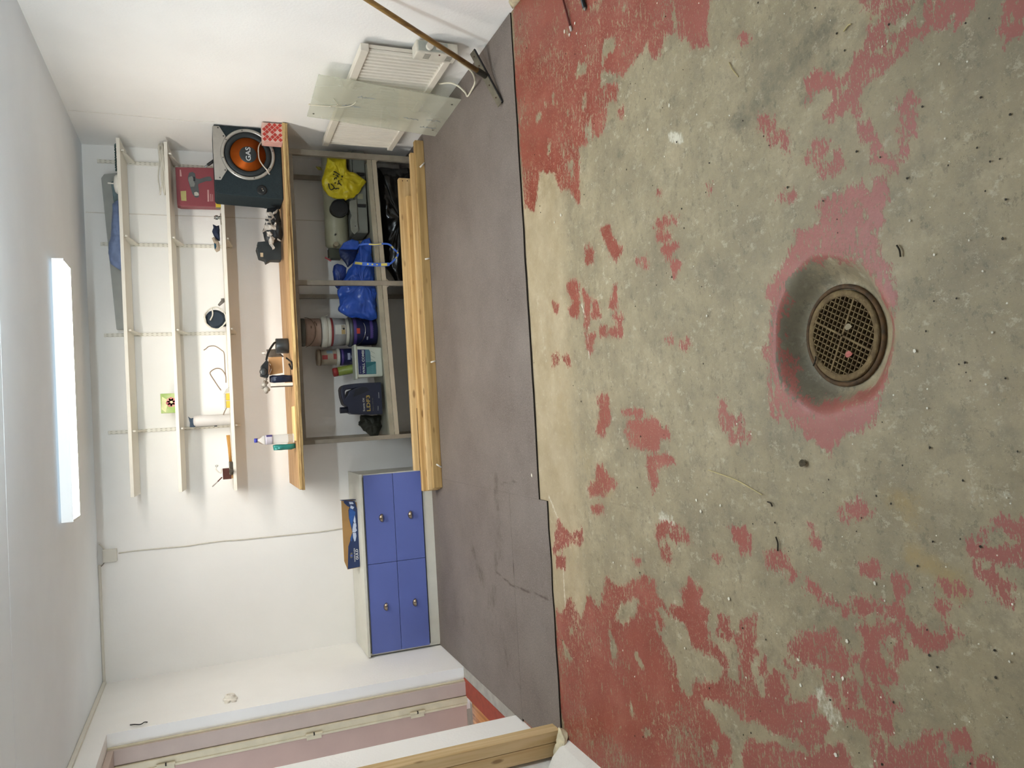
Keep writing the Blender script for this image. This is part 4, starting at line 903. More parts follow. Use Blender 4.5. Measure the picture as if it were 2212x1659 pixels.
box('sleeve', mat('white_card', '#e3dcd0', rough=.6), t, x0b, x0-.006, 5.455, 5.53, ZB+.001, zt-.003, bevel=.001)
box('sleeve', mat('dark_card', '#3a342c', rough=.6), t, x0b-.004, x0b-.0005, 5.456, 5.53, ZB+.001, zt-.008)
t = thing('hose_nozzle', 'little cluster of grey knobs and plugs on top of the white sleeves', 'fittings', (x0b, 5.48, zt))
for k, (a, r) in enumerate((((310, 1100), .014), ((300, 1150), .013), ((285, 1210), .019), ((250, 1260), .013), ((340, 1170), .010), ((330, 1300), .022), ((325, 1350), .014), ((370, 1310), .011))):
    (x, z), = mid([a], 5.47); MB().lathe([(0, -r), (r*.7, -r*.7), (r, 0), (r*.8, r*.6), (0, r)], (x, 5.47, z), n=12, axis=(.3, -.2, 1)).build('knob', mat('grey_knob%d' % (k % 3), ('#8a837a', '#6f6458', '#9a958c')[k % 3], rough=.5), t, smooth=True)
(x, z), = mid([(265, 578)], 5.50); (x2, z2), = mid([(330, 610)], 5.50)
t = thing('cable_tie', 'small white plastic tag on a wire above the ear defenders', 'tag', (x, 5.50, z2))
box('tag_body', WHITE, t, x-.005, x+.004, 5.496, 5.504, z-.010, z+.010); MB().tube(bez([(x, 5.5, z-.009), (x2+.003, 5.5, z2+.012), (x2-.004, 5.5, z2)]), .0016, 5).build('tag_wire', PLUG, t)
# water bottle and teal packet
p = aY(606, 949, 5.50)
def bot(pts, y=5.50): return zoomY((540, 920), 20.74, pts, y)
(bx_, bz0), = bot([(1730, 600)], 5.44); 
t = thing('water_bottle', 'clear plastic water bottle with a blue cap on the workbench', 'bottle', (bx_, 5.47, ZB))
bh = bot([(185, 640)], 5.47)[0][1]-ZB; bx_ = bot([(1000, 610)], 5.47)[0][0]
PET = mat('clear_bottle', '#eef2f4', rough=.08, trans=.85, var=.01, ior=1.3)
MB().lathe([(.024, 0), (.031, .004), (.032, .02), (.030, .04), (.032, .06), (.031, bh*.52), (.032, bh*.56), (.032, bh*.74), (.026, bh*.84), (.014, bh*.905), (.0125, bh*.92), (.0125, bh*.93)], (bx_, 5.47, ZB+.0005), n=28).build('body', PET, t, smooth=True)
MB().lathe([(.0148, 0), (.0148, bh*.075), (.013, bh*.08), (0, bh*.08)], (bx_, 5.47, ZB+bh*.92), n=20).build('cap', mat('blue_cap', '#3c43a0', rough=.4), t, smooth=True)
MB().lathe([(.0326, bh*.55), (.0328, bh*.6), (.0328, bh*.70), (.0326, bh*.735)], (bx_, 5.47, ZB), n=28).build('label_band', mat('pale_film', '#c9c3cf', rough=.3, alpha=.75, var=.02), t, smooth=True)
for a0, a1 in ((-.6, .25), (2.7, 3.4)):
    MB().lathe([(.0331, bh*.57), (.0331, bh*.71)], (bx_, 5.47, ZB), n=8, a0=a0-pi/2*.2, a1=a1-pi/2*.2).build('label_print', mat('violet_print', '#3c3670', rough=.4), t, smooth=True)
q = bot([(1040, 1110), (1680, 810)], 5.47)
x0, x1 = q[0][0], q[1][0]; zt = q[0][1]
t = thing('teal_packet', 'shiny teal foil packet leaning beside the water bottle', 'packet', ((x0+x1)/2, 5.48, ZB))
MB().lump([(x0+.008, ZB+.001), (x1, ZB+.001), (x1+.002, zt-.02), (x1-.003, zt), (x0, zt-.004), (x0-.002, ZB+.03)], 5.48, .028, .004, 25, seed=2, zmin=ZB+.001).build('pouch', mat('teal_foil', '#2f7d76', rough=.2, var=.15, scale=14, metal=.2), t, smooth=True)
# ------------------------------------------------------------------ on the lower shelf of the bench
def lo(pts, y): return zoomY((680, 320), 7.54, pts, y)
def lb(pts, y): return zoomY((690, 480), 7.54, pts, y)
def sz(x): return shz(x)-.003
# grey toolbox with black catches
GTB = mat('grey_toolbox_paint', '#71736b', rough=.55, var=.06, scale=8)
x0 = aY(780, 503, 5.70).x; x1 = aY(780, 326, 5.70).x; zt = aY(757, 430, 5.70).z
t = thing('toolbox', 'flat grey toolbox with black catches on the lower bench shelf', 'toolbox', ((x0+x1)/2, 5.8, sz(x0)))
zb = sz((x0+x1)/2)+.012
MB().box(x0, x1, 5.70, 5.95, zb-.004, zt-.03).build('case', GTB, t, bevel=.006)
MB().box(x0, x1, 5.703, 5.95, zt-.028, zt).build('lid', GTB, t, bevel=.006)
for c in ((760, 942), (735, 430)):
    (x, z), = lo([c], 5.70)
    box('catch', BLK, t, x-.012, x+.012, 5.688, 5.70, z-.032, z+.028, bevel=.004)
(x, z), = lo([(740, 785)], 5.70)
box('maker_plate', mat('dull_plate', '#8b8a70', rough=.5), t, x-.02, x+.02, 5.698, 5.6998, z-.02, z+.02)
# beige pressure tank lying behind
TNK = mat('beige_tank', '#8f8d76', rough=.45, var=.12, scale=7)
y0 = 5.85; zc0 = aY(727, 480, y0).z; xa = aY(720, 556, y0).x; xb = aY(705, 345, y0).x
rt_ = .088
zc0 = max(zc0, zt+rt_+.002)
t = thing('pressure_tank', 'beige metal tank lying behind the grey toolbox under the bench', 'tank', ((xa+xb)/2, y0, zt))
MB().lathe([(0, 0), (rt_*.7, .01), (rt_, .04), (rt_, xb-xa-.04), (rt_*.7, xb-xa-.01), (0, xb-xa)], (xa+.05, y0, zc0), n=40, axis=(1, 0, 0)).build('shell', TNK, t, smooth=True)
(x, z), = lo([(395, 985)], 5.74)
MB().tube([(x, 5.80, z), (x, 5.73, z)], .066, 36).build('black_port', mat('port_rubber', '#20231f', rough=.7), t)
MB().lathe([(.066, 0), (.066, .012), (.058, .012), (.056, .006), (0, .006)], (x, 5.732, z), n=36, axis=(0, -1, 0)).build('port_rim', BLK, t)
MB().box(x-.03, x+.09, 5.752, 5.80, max(z-.10, zt+.003), max(z-.055, zt+.03)).build('port_bracket', mat('dark_bracket', '#26281f', rough=.7), t)
(x, z), = lo([(345, 1570)], 5.75); MB().tube([(x, 5.80, z), (x, 5.735, z)], .018, 14).build('bolt', mat('tan_bolt', '#837a63', rough=.6), t)
(x, z), = lo([(338, 1405)], 5.75); MB().tube([(x, 5.77, z), (x, 5.742, z)], .006, 10).build('hole_plug', BLK, t)
(x, z), = lb([(140, 600)], 5.80)
MB().tube([(x+.012, 5.80, z+.022), (x-.014, 5.80, z-.022)], .006, 8).build('red_handle', mat('red_handle', '#a33b40', rough=.4), t)
MB().tube([(x, 5.80, z), (x+.02, 5.82, z-.04)], .006, 8).build('valve_stem', GREYMETAL, t)
q = lb([(150, 490), (400, 600)], 5.82); box('valve_block', mat('dark_olive', '#3d4034', rough=.6), t, q[1][0], q[0][0]+.03, 5.80, 5.88, q[1][1]+.02, q[0][1], bevel=.004)
pl = lo([(560, 870), (680, 840), (690, 1200), (710, 1350), (640, 1410), (585, 1340), (575, 1180), (600, 1100), (560, 1000)], 5.69)
t = thing('hinge_plate', 'grey metal bracket plate propped against the toolbox', 'bracket', (pl[0][0], 5.685, zb))
MB().prism(pl, 5.680, 5.686).build('plate', mat('plate_grey', '#7d7f77', rough=.4, metal=.3), t, bevel=.001)
(x, z), = lo([(660, 1270)], 5.68); MB().tube([(x, 5.681, z), (x, 5.678, z)], .004, 8).build('plate_hole', BLK, t)
# yellow carrier bag
YBAG = mat('yellow_plastic_bag', '#b5a51c', rough=.35, var=.12, scale=12)
pl = lo([(205, 120), (510, 120), (525, 340), (560, 375), (650, 400), (845, 545), (700, 730), (620, 790), (500, 850), (470, 815), (330, 815), (290, 810), (150, 680), (120, 590), (130, 440), (180, 330), (200, 240)], 5.65)
t = thing('yellow_bag', 'crumpled yellow plastic carrier bag with black lettering under the bench', 'bag', (pl[5][0], 5.66, sz(1.5)))
MB().lump(pl, 5.662, .045, .02, 22, rings=16, res=130, seed=2, back=.5).build('bag_body', YBAG, t, smooth=True)
INK = mat('black_ink', '#16190f', rough=.6)
def yb(pts): return zoomY((690, 335), 16.59, pts, 5.60)
for pts, r in (([(335, 1010), (350, 1120), (380, 1200), (430, 1235), (500, 1200), (530, 1160), (480, 1080), (410, 1020)], .0042), ([(540, 1170), (590, 1205), (640, 1180), (710, 1200)], .0042),
               ([(640, 1030), (720, 1020), (800, 1080)], .0038), ([(700, 890), (690, 960), (740, 1040)], .0045), ([(540, 870), (550, 820), (600, 810), (640, 860)], .0038), ([(560, 970), (575, 1010)], .006),
               ([(520, 660), (515, 700)], .005), ([(580, 710), (650, 720), (680, 790)], .0036), ([(510, 575), (560, 600), (640, 640), (730, 700)], .0042), ([(520, 600), (580, 580)], .004), ([(815, 730), (820, 790)], .0065), ([(780, 850), (800, 870)], .005), ([(670, 730), (600, 800)], .003)):
    q = [(a, 5.606, b_) for a, b_ in yb(pts)]
    tb = MB().tube(bez(q, 5) if len(q) > 2 else q, r, 6); tb.v = [Vector((v.x, 5.606+(v.y-5.606)*.25, v.z)) for v in tb.v]
    tb.build('lettering', INK, t, smooth=True)
# blue carrier bag with long straps
BBAG = mat('blue_woven_bag', '#2b4fa6', rough=.26, var=.16, scale=9)
pl = lb([(600, 560), (660, 440), (640, 340), (720, 265), (850, 240), (870, 440), (900, 700), (905, 950), (920, 1050), (960, 1150), (930, 1250), (945, 1580), (850, 1590), (640, 1560), (430, 1510), (310, 1420), (340, 1340), (300, 1080), (320, 1000), (420, 880), (520, 720)], 5.68)
t = thing('blue_bag', 'large blue woven shopping bag with blue and yellow straps on the lower bench shelf', 'bag', (pl[0][0], 5.70, sz(.9)))
MB().lump(pl, 5.715, .07, .026, 17, rings=18, res=150, seed=5, back=.6).build('bag_body', BBAG, t, smooth=True)
pl = lb([(320, 440), (400, 330), (540, 265), (640, 300), (660, 400), (620, 440), (480, 440)], 5.66)
MB().lump(pl, 5.675, .02, .008, 18, rings=7, seed=7).build('top_edge', BBAG, t, smooth=True)
pl = lb([(320, 440), (640, 425), (600, 600), (470, 740), (420, 650), (380, 600), (340, 560)], 5.72)
MB().lump(pl, 5.735, .02, .01, 15, rings=7, seed=8).build('lining', mat('navy_lining', '#14244f', rough=.4, var=.2), t, smooth=True)
pl = lb([(215, 800), (240, 700), (290, 665), (370, 690), (450, 740), (430, 860), (360, 1010), (300, 1080), (250, 1030), (235, 940)], 5.68)
MB().lump(pl, 5.69, .025, .008, 22, rings=8, seed=9).build('side_fold', mat('dark_blue_fold', '#1c3272', rough=.3, var=.25, scale=16), t, smooth=True)
STR = mat('blue_strap', '#3a5fb5', rough=.5); STY = mat('yellow_strap_print', '#c2b45a', rough=.5)
def ribbon(path, w, m, par, name, off=0.):
    b = MB(); P = [Vector(p_) for p_ in path]; vs = []
    for i, p_ in enumerate(P):
        tng = (P[min(i+1, len(P)-1)]-P[max(i-1, 0)]).normalized(); s_ = tng.cross(Vector((0, -1, 0))).normalized()*w/2
        o = Vector((0, -off, 0)); vs += [p_-s_+o, p_+s_+o, p_+s_+o+Vector((0, .002, 0)), p_-s_+o+Vector((0, .002, 0))]
    fs = [(4*i+k, 4*i+(k+1) % 4, 4*i+4+(k+1) % 4, 4*i+4+k) for i in range(len(P)-1) for k in range(4)]+[(0, 1, 2, 3), (4*len(P)-1, 4*len(P)-2, 4*len(P)-3, 4*len(P)-4)]
    b.add(vs, fs); return b.build(name, m, par, smooth=False)
sp = [((640, 370), 5.625), ((760, 355), 5.585), ((900, 365), 5.565), ((1060, 350), 5.56), ((1150, 370), 5.56), ((1215, 440), 5.56), ((1280, 510), 5.56), ((1240, 590), 5.56), ((1150, 675), 5.56), ((1050, 690), 5.56), ((900, 690), 5.565), ((750, 680), 5.585), ((600, 665), 5.62), ((560, 660), 5.64)]
path = bez([(lb([a], y)[0][0], y, lb([a], y)[0][1]) for a, y in sp], 6)
h1 = ribbon(path[:50], .013, STR, t, 'handle'); h2 = ribbon(path[49:], .026, STR, t, 'handle')
for a, c, w in ((8, 17, .009), (26, 30, .009), (34, 37, .009), (40, 43, .009)): ribbon(path[a:c], w, STY, h1, 'yellow_print', .0008)
for a, c, w in ((51, 56, .020), (58, 59, .010), (61, 62, .012), (64, 65, .012), (68, 74, .018)): ribbon(path[a:c+1], w, STY, h2, 'yellow_print', .0008)
# stacked paint buckets
def bk(pts, y): return zoomY((640, 660), 8.73, pts, y)
YB_ = 5.84
xs_ = bk([(1300, 490)], YB_)[0][0]
zA = sz(xs_)
zs_ = {k: bk([(v, 490)], YB_-.10)[0][1] for k, v in dict(top=90, pr=180, t1=480, lid=600, red=650, b1=945, t2=1010).items()}
R1 = (bk([(1300, 215)], YB_)[0][0]-bk([(1300, 750)], YB_)[0][0])/2
t = thing('navy_paint_bucket', 'navy and purple paint bucket at the bottom of the stack under the bench', 'bucket', (xs_, YB_, zA))
hA = zs_['t2']-zA-.0
NVP = mat('navy_label', '#1f2447', rough=.35, var=.05); PUR = mat('purple_label', '#4e3f7e', rough=.35, var=.08); TIN = mat('grey_tin', '#5b6063', rough=.35, metal=.4)
MB().lathe([(R1*.93, 0), (R1*.97, .004), (R1, hA-.03), (R1, hA-.012), (R1*.9, hA-.008), (0, hA-.008)], (xs_, YB_, zA), n=44).build('body', NVP, t, smooth=True)
MB().lathe([(R1*1.03, hA-.028), (R1*1.05, hA-.020), (R1*1.05, hA-.006), (R1*1.0, hA-.001), (R1*.9, hA-.001)], (xs_, YB_, zA), n=44).build('rim', TIN, t, smooth=True)
MB().lathe([(R1*1.001, hA-.055), (R1*1.004, hA-.05), (R1*1.004, hA-.034), (R1*1.002, hA-.03)], (xs_, YB_, zA), n=44).build('purple_band', PUR, t, smooth=True)
MB().lathe([(R1*.958, .0), (R1*.985, .055)], (xs_, YB_, zA+.003), n=30, a0=-2.2, a1=.2).build('purple_sweep', PUR, t, smooth=True)
def cyl_patch(nm, m, x_, y_, r, z0, z1, a0, a1, par): MB().lathe([(r, z0), (r, z1)], (x_, y_, 0), n=10, a0=a0, a1=a1).build(nm, m, par, smooth=True)
cyl_patch('red_tag', mat('red_orange_tag', '#b2402f', rough=.4), xs_, YB_, R1*1.006, zA+hA-.075, zA+hA-.050, -1.82, -1.45, t)
cyl_patch('white_print', mat('pale_print', '#9aa0b5', rough=.5), xs_, YB_, R1*.999, zA+.075, zA+.085, -2.3, -2.05, t)
ap = [(xs_+R1*1.06*cos(a), YB_-R1*1.06*abs(sin(a))-.004*0, zA+hA-.03-.085*sin(a)) for a in [i*pi/16 for i in range(17)]]
MB().tube(ap, .0022, 6).build('wire_handle', CHR, t, smooth=True)
zB = zA+hA
t = thing('white_filler_bucket', 'white plastic bucket with grey label and red stripe, second in the bucket stack', 'bucket', (xs_, YB_, zB))
hB = zs_['t1']-zB; WPL = mat('white_bucket_plastic', '#c3c2b6', rough=.4, var=.04); GLB = mat('grey_label', '#8e8f90', rough=.45, var=.05)
R2 = R1*.98
MB().lathe([(R2*.93, 0), (R2*.95, .004), (R2, hB-.07), (R2*1.02, hB-.066), (R2*1.02, hB-.05), (R2, hB-.048), (0, hB-.048)], (xs_, YB_, zB), n=44).build('body', WPL, t, smooth=True)
MB().lathe([(R2*1.06, 0), (R2*1.09, .004), (R2*1.09, .034), (R2*1.05, .043), (R2*.9, .043), (0, .04)], (xs_, YB_, zB+hB-.047), n=44).build('lid', WPL, t, smooth=True)
MB().lathe([(R2*.962, .024), (R2*1.0, hB-.086)], (xs_, YB_, zB), n=44).build('label', GLB, t, smooth=True)
MB().lathe([(R2*1.003, hB-.088), (R2*1.006, hB-.072)], (xs_, YB_, zB), n=44).build('red_stripe', mat('dark_red_stripe', '#7c2a2d', rough=.4), t, smooth=True)
cyl_patch('white_print', mat('print_white', '#b9bab4', rough=.5), xs_, YB_, R2*1.004, zB+.03, zB+hB-.098, -1.85, -1.15, t)
cyl_patch('photo_print', mat('ochre_print', '#a08a5f', rough=.5), xs_, YB_, R2*1.007, zB+.035, zB+.062, -1.84, -1.52, t)
cyl_patch('photo_print', mat('taupe_print', '#8b8577', rough=.5), xs_, YB_, R2*1.007, zB+.035, zB+.062, -1.5, -1.18, t)
MB().tube([(xs_+R2*.1, YB_-R2*1.01, zB+.045), (xs_+R2*.1, YB_-R2*1.02, zB+.045)], .008, 12).build('print_dot', BLK, t)
MB().tube([(xs_+R2*1.1*cos(a), YB_-.02, zB+hB-.03+.03*sin(a)) for a in (.0, .3, .6)]+[(xs_+R2*1.2, YB_-.01, zB+hB-.06)], .003, 6).build('bail', WPL, t)
zC = zB+hB
t = thing('upturned_bucket', 'dusty pinkish bucket standing upside down on top of the bucket stack', 'bucket', (xs_, YB_, zC))
hC = zs_['top']-zC; R3 = R1*.96
DPK = mat('dusty_pink_plastic', '#9c877b', rough=.55, var=.06)
MB().lathe([(R3*.93, 0), (R3, .003), (R3*.99, hC-.05), (R3*.97, hC-.032), (R3*.8, hC-.032)], (xs_, YB_, zC), n=44).build('body', DPK, t, smooth=True)
MB().lathe([(R3*.99, hC-.034), (R3*1.0, hC-.03), (R3*1.0, hC-.002), (R3*.97, hC), (0, hC)], (xs_, YB_, zC), n=44).build('lid', mat('grey_lid', '#55554f', rough=.5), t, smooth=True)
ap = [(xs_+R3*1.04*cos(a), YB_-R3*1.04*abs(sin(a)), zC+hC-.04-.065*sin(a)) for a in [i*pi/16 for i in range(17)]]
MB().tube(ap, .002, 6).build('wire_handle', mat('dull_wire', '#6d6258', rough=.5), t, smooth=True)
for a, z_ in ((-1.2, .03), (-1.0, .04), (-1.4, .07)): cyl_patch('embossed_mark', mat('brown_mark', '#6d594f', rough=.6), xs_, YB_, R3*1.002, zC+z_, zC+z_+.008, a, a+.2, t)
# smaller tins behind the filler tub
YT = 5.905
xt = bk([(900, 970)], YT)[0][0]; rT = (bk([(900, 815)], YT)[0][0]-bk([(900, 1130)], YT)[0][0])/2
za = sz(xt); zt0 = bk([(830, 960)], YT-.06)[0][1]; zt1 = bk([(770, 960)], YT-.06)[0][1]; zt2 = bk([(400, 960)], YT-.06)[0][1]
t = thing('navy_paint_tin', 'navy paint tin with white print behind the white filler tub', 'tin', (xt, YT, za))
MB().lathe([(rT, 0), (rT, zt0-za), (0, zt0-za)], (xt, YT, za), n=36).build('body', NVP, t, smooth=True)
MB().lathe([(rT*1.01, 0), (rT*1.01, .018)], (xt, YT, zt0-.03), n=36).build('purple_band', PUR, t, smooth=True)
MB().lathe([(rT*1.06, 0), (rT*1.07, .004), (rT*1.07, zt1-zt0-.002), (rT*.9, zt1-zt0), (0, zt1-zt0)], (xt, YT, zt0), n=36).build('lid', WPL, t, smooth=True)
cyl_patch('white_print', mat('pale_print', '#9aa0b5'), xt, YT, rT*1.012, zt0-.075, zt0-.055, -2.0, -1.2, t)
for a in (-1.75, -1.5): cyl_patch('white_dot', mat('print_white', '#b9bab4'), xt, YT, rT*1.012, zt0-.115, zt0-.10, a, a+.16, t)
t = thing('filler_jar', 'cream filler jar with red panels on top of the navy paint tin', 'jar', (xt, YT, zt1))
hJ = zt2-zt1; CRJ = mat('cream_jar', '#a79d8b', rough=.4, var=.1, scale=12); RDJ = mat('red_panel', '#953b3b', rough=.4)
MB().lathe([(rT*.88, 0), (rT*.92, .004), (rT*.92, hJ-.03), (rT*.96, hJ-.028), (rT*.96, hJ-.002), (rT*.9, hJ), (0, hJ)], (xt, YT, zt1), n=36).build('body', CRJ, t, smooth=True)
cyl_patch('red_panel', RDJ, xt, YT, rT*.93, zt1+.004, zt1+.026, -1.9, -1.2, t)
cyl_patch('red_panel', RDJ, xt, YT, rT*.93, zt2-.075, zt2-.035, -1.9, -1.35, t)
cyl_patch('blue_panel', mat('pale_blue_panel', '#7f929b', rough=.4), xt, YT, rT*.93, zt1+.03, zt1+.075, -1.15, -.6, t)
MB().lathe([(rT*.965, hJ-.03), (rT*.97, hJ-.028), (rT*.97, hJ-.022)], (xt, YT, zt1), n=36).build('lid_rim', mat('brown_rim', '#6d5a4a', rough=.5), t, smooth=True)
# green spray can with red cap leaning behind the tub
a0_ = bk([(1090, 1190)], 5.80)[0]; a1_ = bk([(690, 1265)], 5.80)[0]; d_ = Vector((a1_[0]-a0_[0], 0, a1_[1]-a0_[1])).normalized()
base_ = Vector((a0_[0], 5.80, a0_[1])); L0 = (base_.z-sz(base_.x)-.012)/d_.z; bs = base_-d_*L0; ln_ = Vector((a1_[0], 5.80, a1_[1]))-bs
GRN = mat('lime_can', '#7d8c3c', rough=.35, var=.08); ll = ln_.length; rg_ = .034
t = thing('spray_can', 'green spray can with a red cap leaning behind the white filler tub', 'spray can', (bs.x, 5.78, bs.z))
MB().lathe([(rg_*.9, 0), (rg_, .006), (rg_, ll-.04), (rg_*.8, ll-.034)], bs, n=28, axis=ln_).build('can', GRN, t, smooth=True)
MB().lathe([(rg_*.98, ll-.036), (rg_*.98, ll-.006), (rg_*.85, ll), (0, ll)], bs, n=28, axis=ln_).build('cap', mat('red_cap', '#8f2f2f', rough=.4), t, smooth=True)
MB().lathe([(rg_*1.01, ll*.62), (rg_*1.01, ll*.80)], bs, n=10, a0=1.0, a1=2.0, axis=ln_).build('label_print', mat('dark_green_print', '#3f5a22', rough=.4), t, smooth=True)
# white filler tub: WALL COMBI
def tb_(pts, y=5.66): return zoomY((745, 735), 18.43, pts, y)
q = tb_([(430, 225), (490, 1500), (1400, 1430), (1340, 275)])
t = thing('filler_tub', 'square white tub of wall filler with a navy and teal label under the bench', 'tub', (q[0][0], 5.72, sz(q[2][0])))
zb = sz(q[2][0])+.001; TW = mat('white_tub_plastic', '#bcc2b6', rough=.35, var=.03)
xl0, xr0, xl1, xr1 = q[2][0], q[3][0], q[1][0], q[0][0]; zt = q[0][1]
MB().hexa([(xl0, 5.672, zb), (xr0, 5.672, zb), (xr0, 5.745, zb), (xl0, 5.745, zb)], [(xl1, 5.66, zt), (xr1, 5.66, zt), (xr1, 5.75, zt), (xl1, 5.75, zt)]).build('body', TW, t, bevel=.012, seg=3)
MB().box(xl1-.010, xr1+.010, 5.650, 5.760, zt-.004, zt+.014).build('lid', TW, t, bevel=.006)
yf = lambda z: 5.66+(zt-z)/(zt-zb)*.012-.0016
def tlab(pts, nm, m, off=0.):
    P = tb_(pts, 5.664); b = MB(); n = len(P); vs = [(a, yf(c)-off, c) for a, c in P]; vs += [(a, yf(c)-off+.0008, c) for a, c in P]
    b.add(vs, [tuple(range(n)), tuple(range(2*n-1, n-1, -1))]+[(i, (i+1) % n, n+(i+1) % n, n+i) for i in range(n)]); return b.build(nm, m, t)
NV2 = mat('label_navy', '#1d2452', rough=.4); TL1 = mat('label_teal', '#256067', rough=.4); TL2 = mat('label_blue_grey', '#4d7384', rough=.4); WPR = mat('label_white', '#c9cfca', rough=.45)
lbl = tlab([(495, 370), (800, 370), (860, 1355), (550, 1360)], 'label_navy_band', NV2)
tlab([(800, 370), (960, 370), (1010, 460), (1040, 850), (820, 860)], 'label_blue_patch', TL2, .0002)
tlab([(825, 865), (1235, 850), (1255, 1340), (862, 1352)], 'label_teal_patch', TL1, .0002)
P = tb_([(790, 1320), (650, 400)], 5.664)
text('lettering', 'WALL COMBI', P[0][0], P[1][0], tb_([(785, 900)])[0][1], tb_([(690, 900)])[0][1], yf(P[0][1])-.0016, WPR, t, bold=.014)
P = tb_([(640, 1310), (590, 1040)], 5.664); text('lettering', 'Brasetl', P[0][0], P[1][0], P[0][1], P[1][1], yf(P[0][1])-.0016, mat('label_grey', '#8d93ad', rough=.5), t)
for i in range(7):
    u = 885+i*52; tlab([(u, 900+(7-i)*25), (u+18, 900+(7-i)*25), (u+26, 1320), (u+6, 1320)], 'label_text_line', mat('label_aqua', '#6fa0a3', rough=.5), .0006)
for u, w_ in ((420, 500), (600, 690), (740, 830)):
    tlab([(1030, u), (1200, u+100), (1200, u+112), (1030, u+14)], 'label_stroke', mat('label_grey_stroke', '#6f7a72', rough=.5), .0006)
# oil jug: LDF3
def jg(pts, y=5.66): return zoomY((720, 800), 10.37, pts, y)
ol = jg([(165, 430), (180, 370), (230, 330), (400, 305), (560, 290), (700, 280), (1075, 265), (1110, 985), (700, 990), (420, 980), (370, 955), (340, 958), (330, 818), (240, 770), (215, 700), (185, 600)])
hl = jg([(260, 470), (290, 430), (480, 400), (350, 460), (325, 540), (275, 605)])
zb = min(sz(ol[6][0]), sz(ol[7][0])); ol = [(a, max(c, sz(a)+.001)) for a, c in ol]
JUG = mat('dark_navy_jug', '#23283a', rough=.42, var=.08)
t = thing('oil_jug', 'dark navy oil jug with gold lettering and a moulded handle under the bench', 'jug', (ol[0][0], 5.72, sz(ol[7][0])))
MB().prism(ol, 5.66, 5.79, holes=[hl]).build('body', JUG, t, bevel=.008, seg=3)
cp_ = jg([(330, 820), (330, 958), (155, 962), (150, 832)], 5.72); 
MB().tube([((cp_[0][0]+cp_[1][0])/2, 5.72, cp_[0][1]-.002), ((cp_[2][0]+cp_[3][0])/2, 5.72, cp_[2][1])], abs(cp_[0][0]-cp_[1][0])/2, 24).build('screw_cap', mat('cap_navy', '#1d2230', rough=.45), t)
MB().prism(jg([(440, 600), (500, 430), (640, 375), (740, 380), (810, 450), (600, 540)], 5.657), 5.6565, 5.6598).build('grip_recess', mat('jug_recess', '#1c2029', rough=.6), t)
GLD = mat('gold_print', '#b39a4e', rough=.4); SVP = mat('silver_print', '#bfc0bd', rough=.4)
P = jg([(835, 910), (735, 560)], 5.657); text('lettering', 'LDF3', P[0][0], P[1][0], P[0][1], P[1][1], 5.6588, GLD, t, bold=.01)
P = jg([(710, 915), (655, 625)], 5.657); text('lettering', 'Scania Oil', P[0][0], P[1][0], P[0][1], P[1][1], 5.6588, SVP, t, bold=.012)
P = jg([(910, 900), (870, 620)], 5.657); text('lettering', 'Engine 10W-40', P[0][0], P[1][0], P[0][1], P[1][1], 5.6588, mat('dull_print', '#6f6a62', rough=.5), t)
P = jg([(1018, 895), (988, 800)], 5.657); text('lettering', '5 litre', P[0][0], P[1][0], P[0][1], P[1][1], 5.6588, SVP, t)
P = jg([(1030, 620), (1008, 488)], 5.657); text('lettering', 'SCANIA', P[0][0], P[1][0], P[0][1], P[1][1], 5.6588, SVP, t, bold=.02)
# crumpled dark bag at the left end
pl = jg([(635, 1000), (700, 1000), (1095, 1000), (1120, 1250), (1060, 1440), (1000, 1480), (880, 1490), (770, 1360), (700, 1350), (650, 1260), (580, 1220), (590, 1160), (625, 1130)], 5.80)
pl = [(a, max(c, sz(a)+.001)) for a, c in pl]
tag(MB().lump(pl, 5.862, .06, .02, 22, rings=10, res=90, seed=11, zmin=sz(pl[4][0])).build('dark_bag', mat('black_mesh_bag', '#26271f', rough=.6, var=.35, scale=25), smooth=True), 'crumpled black bag at the left end of the lower bench shelf', 'bag')
# dark box behind the jug, cable clamps, masking tape
pl = lo([(20, 290), (100, 300), (130, 350), (60, 340)], 5.9)
tag(MB().lump(pl, 5.92, .02, .004, 25, seed=3).build('yellow_clamp', mat('dull_yellow', '#8d8434', rough=.5)), 'small yellow and black clamp on the wall under the bench', 'clamp')

# black refuse sack on the floor under the bench
SACK = mat('black_sack', '#141414', rough=.22, var=.3, scale=8, spec=.5)
pl = [(p_.x, max(p_.z, .012)) for p_ in [aY(a, c, 5.70) for a, c in ((820, 345), (838, 318), (870, 312), (905, 318), (940, 340), (945, 480), (945, 590), (900, 612), (860, 606), (836, 570), (826, 480), (820, 400))]]
pl = [(min(x, 1.93), z) for x, z in pl]
tag(MB().lump(pl, 5.76, .09, .03, 9, rings=12, res=110, seed=6, back=1.2, zmin=.012).build('refuse_sack', SACK, smooth=True), 'shiny black refuse sack on the floor under the workbench', 'bag')

# ------------------------------------------------------------------ timber stack on the floor in front of the bench
def timber(lab, x0, x1, y0, y1, z0, z1, m, rot=False, skew=0., zr=0.):
    t = thing('timber_batten', lab, 'timber', ((x0+x1)/2, (y0+y1)/2, z0), 'pine battens on the floor')
    MB().hexa([(x0, y0-skew, z0), (x1, y0, z0+zr), (x1, y1, z0+zr), (x0, y1-skew, z0)], [(x0, y0-skew, z1), (x1, y0, z1+zr), (x1, y1, z1+zr), (x0, y1-skew, z1)]).build('batten', m, t, bevel=.003)
    return t
P1 = wood('pine_batten', '#d9bd8c', '#bd9a66', 0); P2 = wood('pine_batten_b', '#d2b27c', '#b08c58', 0, grain=1.3)
P0 = wood('pine_dark', '#b89a68', '#9c7d4e', 0)
F0 = .0095
timber('front pine batten lying on the floor along the bench', -.520, 2.000, 5.318, 5.368, F0, .074, P0)
